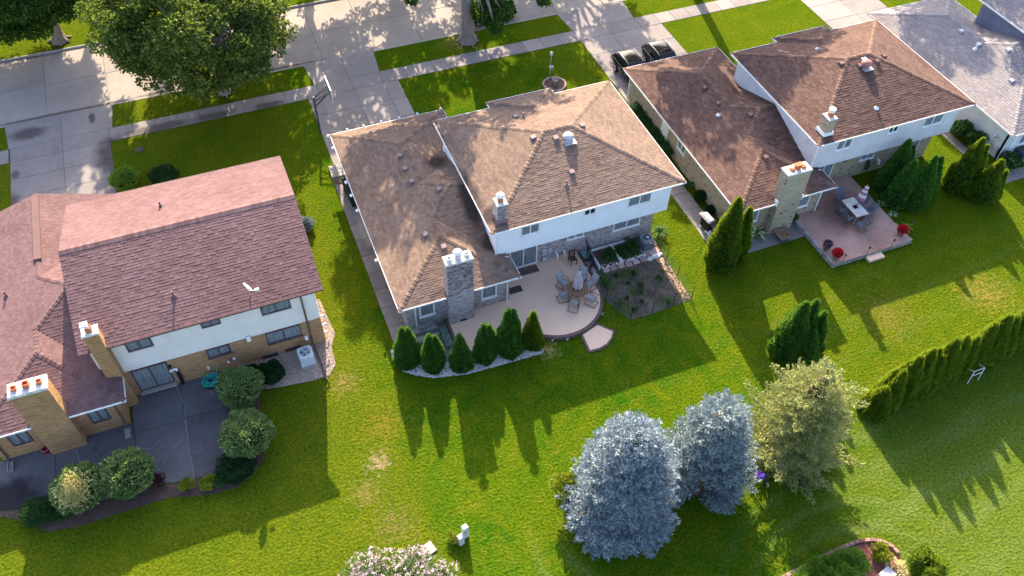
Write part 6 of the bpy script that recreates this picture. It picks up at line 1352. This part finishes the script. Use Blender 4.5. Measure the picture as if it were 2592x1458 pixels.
# ------------------------------------------------------------------ lawn odds and ends
t = thing('metal_frame', 'white metal sawhorse frame in front of the long hedge', 'frame', (35.2, 15.55, 0))
A, B = Vector((34.85, 15.35, 0)), Vector((35.6, 15.35, 0))
for P in (A, B): MB().tube([P, P+Vector((.12, .15, .95))], .02, 6).build('leg', M_whitem, t)
for z in (.95, .6): f = z/.95; MB().tube([A+Vector((.12, .15, .95))*f, B+Vector((.12, .15, .95))*f], .018, 6).build('crossbar', M_whitem, t)
MB().tube([A+Vector((.12, .15, .95)), A+Vector((-.1, .7, .75))], .016, 6).build('handle', M_whitem, t); MB().tube([B+Vector((.12, .15, .95)), B+Vector((.1, .7, .7))], .016, 6).build('handle', M_whitem, t)
for x, y, h, l_ in ((4.68, 16.72, .72, 'shorter grey utility pedestal on the lawn'), (5.0, 17.0, .98, 'taller grey utility pedestal with orange sticker')):
    t = thing('utility_pedestal', l_, 'utility box', (x, y, 0), 'utility pedestals on the lawn'); MB().box((x, y, h/2), (.27, .24, h), rz=.25, bev=.05).build('case', M_pale, t); MB().box((x, y, h+.02), (.3, .27, .07), rz=.25, bev=.04).build('cap', M_vent4, t)
    if h > .8: MB().box((x-.02, y-.135, .7), (.13, .02, .16), rz=.25).build('sticker', mat('orange_sticker', (.5, .16, .05), (.6, .2, .06)), t)
loose('small bright weed clump beside the utility pedestals', (4.35, 17.0, 0), .35, .5, ML['lime'], 500, .1, .06, name='weed_clump', cat='weed', ncl=7, seed=91)
o = tag(MB().box((3.0, 16.95, .05), (.8, .6, .07), rz=.3, bev=.015).build('stepping_slab', M_paver), 'large pink slab lying behind the flowering lilac', 'slab')
loose('wide flowering lilac with pink and white blossoms', (.1, 15.0, 0), 2.3, 2.2, ML['lilac'], 20000, .14, .08, name='lilac_bush', ncl=70, seed=92, flowers=(ML['bloom'], 1500, .075), sx=2.0)
loose('bright green shrub growing behind the palest spruce', (10.35, 16.9, 0), .9, 2.6, ML['lime'], 3000, .15, .09, name='leafy_shrub', ncl=14, seed=93)
# block edged bed
bedp = [(13, 9.3), (16, 9.38), (18.86, 9.5), (20.6, 9.66), (22.3, 9.72), (23.1, 9.7), (23.75, 9.55), (24.25, 9.25), (24.55, 8.85), (24.62, 8.4)]
o = sheet('mulch_bed', 'red mulch bed inside the brown block edging', bedp+[(24.4, 7.2), (24, 5), (13, 5)], .02, mat('red_mulch', (.17, .06, .05), (.34, .14, .115), n=((10, 1, 5), (1, .5, 3)), bump=(25, 1, .05)))
M_edge = mat('brown_edging_block', (.17, .10, .095), (.29, .18, .165), n=((5, .5, 4),), obj=.7, bump=(16, .6, .03))
pts = [Vector((*p, 0)) for p in bedp]; seg = 0; pos_ = 0.; acc = 0.
for a, b in zip(pts[:-1], pts[1:]):
    ln = (b-a).length; d = (b-a).normalized()
    while acc < ln:
        p = a+d*acc; MB().box((p.x, p.y, .09), (.27, .19, .17), rz=math.atan2(d.y, d.x)+random.uniform(-.04, .04), bev=.025).build('edging_block', M_edge, o); acc += .295
    acc -= ln
stones('mulch_chips', bedp+[(24.4, 7.2), (24, 5), (13, 5)], 3000, .02, .05, .025, MATS['red_mulch'], o)
loose('spreading green juniper hedge inside the block edging', (20.6, 8.75, 0), .95, .8, ML['juniper'], 20000, .15, .04, name='juniper_hedge', cat='hedge', ncl=80, seed=94, sx=2.9)
loose('pale variegated bush at the turn of the block edging', (23.75, 8.75, 0), .5, .6, ML['lime'], 1200, .14, .08, name='variegated_bush', ncl=9, seed=95)
loose('twiggy reddish dry shrub in the red mulch', (24.0, 7.9, 0), .5, .5, ML['cream'], 500, .1, .05, name='dry_shrub', ncl=10, seed=96)
loose('dark conifer shrub with yellow green tips past the block edging', (25.3, 7.3, 0), .95, 1.0, ML['thujay'], 5200, .15, .07, name='dwarf_conifer', cat='conifer', ncl=22, seed=97, flowers=(ML['lime'], 90, .07))
t = thing('white_box', 'pale blue grey box lid in the red mulch bed', 'box', (23.3, 7.75, 0)); MB().box((23.3, 7.75, .15), (.7, .5, .3), rz=.25, bev=.02).build('case', M_pale, t); MB().box((23.3, 7.75, .315), (.74, .54, .03), rz=.25).build('lid', M_vent4, t)

# ------------------------------------------------------------------ shrubs
def cream_patch(t):
    n = 1500; d = unit(RNG.normal(size=(n, 3))*np.array([.26, .3, .3])+np.array([-.02, -.5, .8])); p = d*np.array([1.2, 1.2, 1.0])+[0, 0, 1.2]
    put_mesh('pale_leaves', kites('pale_leaves', p, d+RNG.normal(size=(n, 3))*.5+[0, 0, .25], .17, .09, ML['cream']), t)
GR = 'large round shrubs beside the dark patio'
ball('large round shrub beside the hose coil', (-3.8, 28.85, 0), 1.2, 1.9, ML['shrub'], 5200, .17, .09, group=GR, seed=1, lift=.2)
ball('largest round shrub at the patio corner above the dark yew', (-3.95, 25.85, 0), 1.28, 2.1, ML['shrub'], 5800, .17, .09, group=GR, seed=2, lift=.3)
ball('large round shrub next to the red barberry', (-9.9, 25.6, 0), 1.22, 2.05, ML['shrub'], 5400, .17, .09, group=GR, seed=3, lift=.25)
ball('large round shrub with a cream coloured patch of leaves', (-12.2, 25.65, 0), 1.2, 2.0, ML['shrub'], 5200, .17, .09, group=GR, seed=4, lift=.25, extra=cream_patch)
ball('dark round yew on the pebble bed by the air conditioner', (-2.0, 29.75, 0), .75, 1.05, ML['yew'], 3400, .1, .05, name='round_yew', seed=5)
ball('dark low yew under the largest round shrub', (-4.85, 24.6, 0), .95, .95, ML['yew'], 3600, .1, .05, name='round_yew', seed=6)
ball('small dark yew hidden between hose and round shrub', (-3.1, 30.3, 0), .5, .7, ML['yew'], 1500, .1, .05, name='round_yew', seed=16)
ball('small clipped green globe at the end of the mulch bed', (-14.45, 25.55, 0), .72, .95, ML['bush'], 2600, .09, .05, name='round_shrub', seed=7)
loose('low green shrub below the cream patched shrub', (-13.35, 25.2, 0), .5, .5, ML['bush'], 900, .1, .06, seed=8)
loose('dark red barberry between two round shrubs and the gravel', (-8.8, 25.3, 0), .5, .75, ML['red'], 1700, .09, .05, name='barberry', ncl=12, seed=9)
loose('single lime yellow bush at the front of the mulch bed', (-7.4, 24.45, 0), .43, .65, ML['lime'], 1300, .09, .06, name='lime_bush', ncl=10, seed=10)
loose('lime yellow bush touching the green one in the mulch bed', (-6.35, 24.25, 0), .48, .6, ML['lime'], 1300, .09, .06, name='lime_bush', ncl=10, seed=11)
loose('green bush between the lime bush and the dark yew', (-5.7, 24.2, 0), .5, .55, ML['bush'], 1300, .1, .06, ncl=10, seed=12)
ball('clipped green bush at the driveway edge behind the pink roof', (-8.15, 48.95, 0), .95, 1.25, ML['juniper'], 4200, .1, .06, seed=13); ball('low dark bush behind the ridge of the pink roof', (-5.7, 48.6, 0), .95, .8, ML['yew'], 2600, .1, .06, name='round_yew', seed=14)
ball('small bush at the corner of the pink gable', (2.3, 40.6, 0), .55, .9, ML['spruceg'], 1400, .1, .05, seed=15)
for i in range(6): loose('%s leafy green bush from the driveway along the cream brick wall' % ORD[i], (27.85, 43.6-i*.95, 0), .62, .95, ML['bush'], 1500, .13, .08, group='bushes along the cream brick wall', ncl=12, seed=110+i)
ball('round dark bush between the cream wall and the side path', (27.92, 34.0, 0), .42, .75, ML['yew'], 1500, .09, .05, seed=17); ball('smaller dark bush next to the gas grill', (27.95, 32.7, 0), .36, .55, ML['yew'], 1100, .09, .05, seed=18)
loose('sparse weeds at the foot of the cream wall', (27.9, 35.4, 0), .4, .4, ML['bush'], 350, .1, .05, name='weed_clump', cat='weed', ncl=7, seed=19)
blades('large variegated hosta at the foot of the chimney', (29.75, 29.85, 0), 46, .85, .2, ML['hosta'], seed=20); loose('green bush beside the fire pit chimney', (32.45, 29.95, 0), .38, 1.0, ML['bush'], 1100, .1, .06, ncl=9, seed=21)
blades('pale tipped hosta at the root of the stamped patio arborvitae', (39.45, 28.1, 0), 30, .5, .1, ML['hosta'], seed=22); blades('pale tipped hosta near the wall end of the arborvitae', (39.4, 29.2, 0), 26, .5, .1, ML['hosta'], seed=23)
blades('yellowish ornamental plant at the far patio corner', (39.5, 26.75, 0), 40, .65, .07, ML['lime'], seed=24)
blades('spiky grass clump at the corner of the grey brick wall', (23.75, 32.0, 0), 60, .95, .06, ML['bush'], name='grass_clump', seed=25)
loose('tall leafy bush beside the white wall', (49.35, 33.4, 0), .8, 1.4, ML['bush'], 3200, .15, .09, ncl=16, seed=26, group='bushes along the white wall'); loose('lower leafy bush beside the white wall', (49.55, 32.2, 0), .75, 1.1, ML['bush'], 2800, .15, .09, ncl=14, seed=27, group='bushes along the white wall')
loose('flowering bush in front of the dark air conditioner', (50.4, 29.2, 0), .75, 1.0, ML['bush'], 2600, .13, .08, ncl=14, seed=28, flowers=(ML['bloom'], 25, .06)); loose('low bush at the corner behind the dark air conditioner', (52.9, 29.4, 0), .6, .8, ML['bush'], 1500, .13, .08, ncl=10, seed=29)

# ------------------------------------------------------------------ person bending over between the spruces
def person():
    t = thing('person', 'person in purple shirt and dark shorts bending over between the spruces', 'person', (0, 0, 0))
    J = dict(pel=(0, 0, .88, .155), bel=(-.16, .01, .98, .145), che=(-.38, .02, 1.05, .17), nec=(-.56, .02, 1.06, .065), hed=(-.64, .02, 1.07, .10), top=(-.78, .02, 1.03, .085),
             hl=(.02, .1, .82, .105), kl=(-.06, .15, .48, .07), al=(.10, .17, .1, .045), tl=(-.08, .2, .04, .04), hr=(.02, -.1, .82, .105), kr=(.10, -.16, .47, .07), ar=(.32, -.17, .1, .045), tr=(.15, -.2, .04, .04),
             sl=(-.46, .2, 1.02, .07), el=(-.5, .27, .75, .05), wl=(-.62, .2, .52, .036), ml=(-.66, .18, .45, .042), sr=(-.46, -.17, 1.02, .07), er=(-.48, -.25, .74, .05), wr=(-.62, -.18, .52, .036), mr=(-.66, -.16, .45, .042))
    E = [('pel', 'bel'), ('bel', 'che'), ('che', 'nec'), ('nec', 'hed'), ('hed', 'top'), ('pel', 'hl'), ('hl', 'kl'), ('kl', 'al'), ('al', 'tl'), ('pel', 'hr'), ('hr', 'kr'), ('kr', 'ar'), ('ar', 'tr'), ('che', 'sl'), ('sl', 'el'), ('el', 'wl'), ('wl', 'ml'), ('che', 'sr'), ('sr', 'er'), ('er', 'wr'), ('wr', 'mr')]
    for s_, sg in (('l', 1), ('r', -1)):   # fingers and thumb
        m_ = J['m'+s_]
        for q, (dx, dy, L2) in enumerate(((-.035, .03, .075), (-.02, .012, .09), (-.005, -.006, .085), (.012, -.022, .065), (.03, .035, .05))):
            a, b = 'f%s%da' % (s_, q), 'f%s%db' % (s_, q); J[a] = (m_[0]+dx, m_[1]+sg*dy, m_[2]-L2*.55, .011); J[b] = (m_[0]+dx-.015, m_[1]+sg*dy*.9, m_[2]-L2, .009); E += [('m'+s_, a), (a, b)]
    ks = list(J); me = bpy.data.meshes.new('body'); me.from_pydata([J[k][:3] for k in ks], [(ks.index(a), ks.index(b)) for a, b in E], [])
    o = bpy.data.objects.new('body_tmp', me); COL.objects.link(o); md = o.modifiers.new('s', 'SKIN'); o.modifiers.new('u', 'SUBSURF').levels = 2
    for i, k in enumerate(ks): me.skin_vertices[0].data[i].radius = (J[k][3], J[k][3]); me.skin_vertices[0].data[i].use_root = (k == 'pel')
    dg = bpy.context.evaluated_depsgraph_get(); nm = bpy.data.meshes.new_from_object(o.evaluated_get(dg)); bpy.data.objects.remove(o)
    nm.materials.clear()
    for m_ in (mat('skin', (.42, .22, .16), (.5, .27, .2), rough=.6), mat('purple_shirt', (.07, .035, .30), (.11, .06, .42), rough=.8), mat('dark_shorts', (.02, .02, .045), (.035, .035, .065), rough=.85), mat('shoe', (.05, .045, .045), (.35, .34, .33), rough=.7)): nm.materials.append(m_)
    for p in nm.polygons:
        c = p.center; k = 0
        if c.z < .09: k = 3
        elif c.x > -.12 and .5 < c.z < 1.1: k = 2
        elif -.53 < c.x <= -.12 and c.z > .78: k = 1
        elif c.x < -.4 and .8 < c.z < 1.2 and abs(c.y) > .12: k = 1
        p.material_index = k; p.use_smooth = True
    b = put_mesh('body', nm, t)
    h = MB().lathe((0, 0, 0), [(.005, .0), (.075, .015), (.112, .06), (.118, .11), (.1, .135)], 14); T = Matrix.Translation((-.83, .02, 1.05)) @ Matrix.Rotation(math.radians(80), 4, 'Y'); h.v = [tuple(T @ Vector(v)) for v in h.v]; h.build('hair', mat('brown_hair', (.03, .018, .012), (.06, .04, .025)), t, smooth=True, org=(0, 0, 0))
    for s_ in (-1, 1): MB().lathe((-.7, .02+s_*.1, 1.03), [(.01, 0), (.02, .01), (.018, .04), (.005, .05)], 6).build('ear', nm.materials[0], t, org=(0, 0, 0))
    MB().lathe((-.7, .02, .945), [(.004, 0), (.014, .01), (.02, .035)], 6).build('nose', nm.materials[0], t, org=(0, 0, 0))
    for s_ in (-1, 1): MB().lathe((-.735, .02+s_*.036, .965), [(.004, 0), (.012, .006), (.012, .014)], 8).build('eye', M_black, t, org=(0, 0, 0))
    MB().box((-.64, .02, .966), (.012, .05, .012)).build('mouth', MATS['red_plastic'], t, org=(0, 0, 0))
    t.location = (20.35, 14.15, 0); t.rotation_euler.z = math.radians(-18)
person()
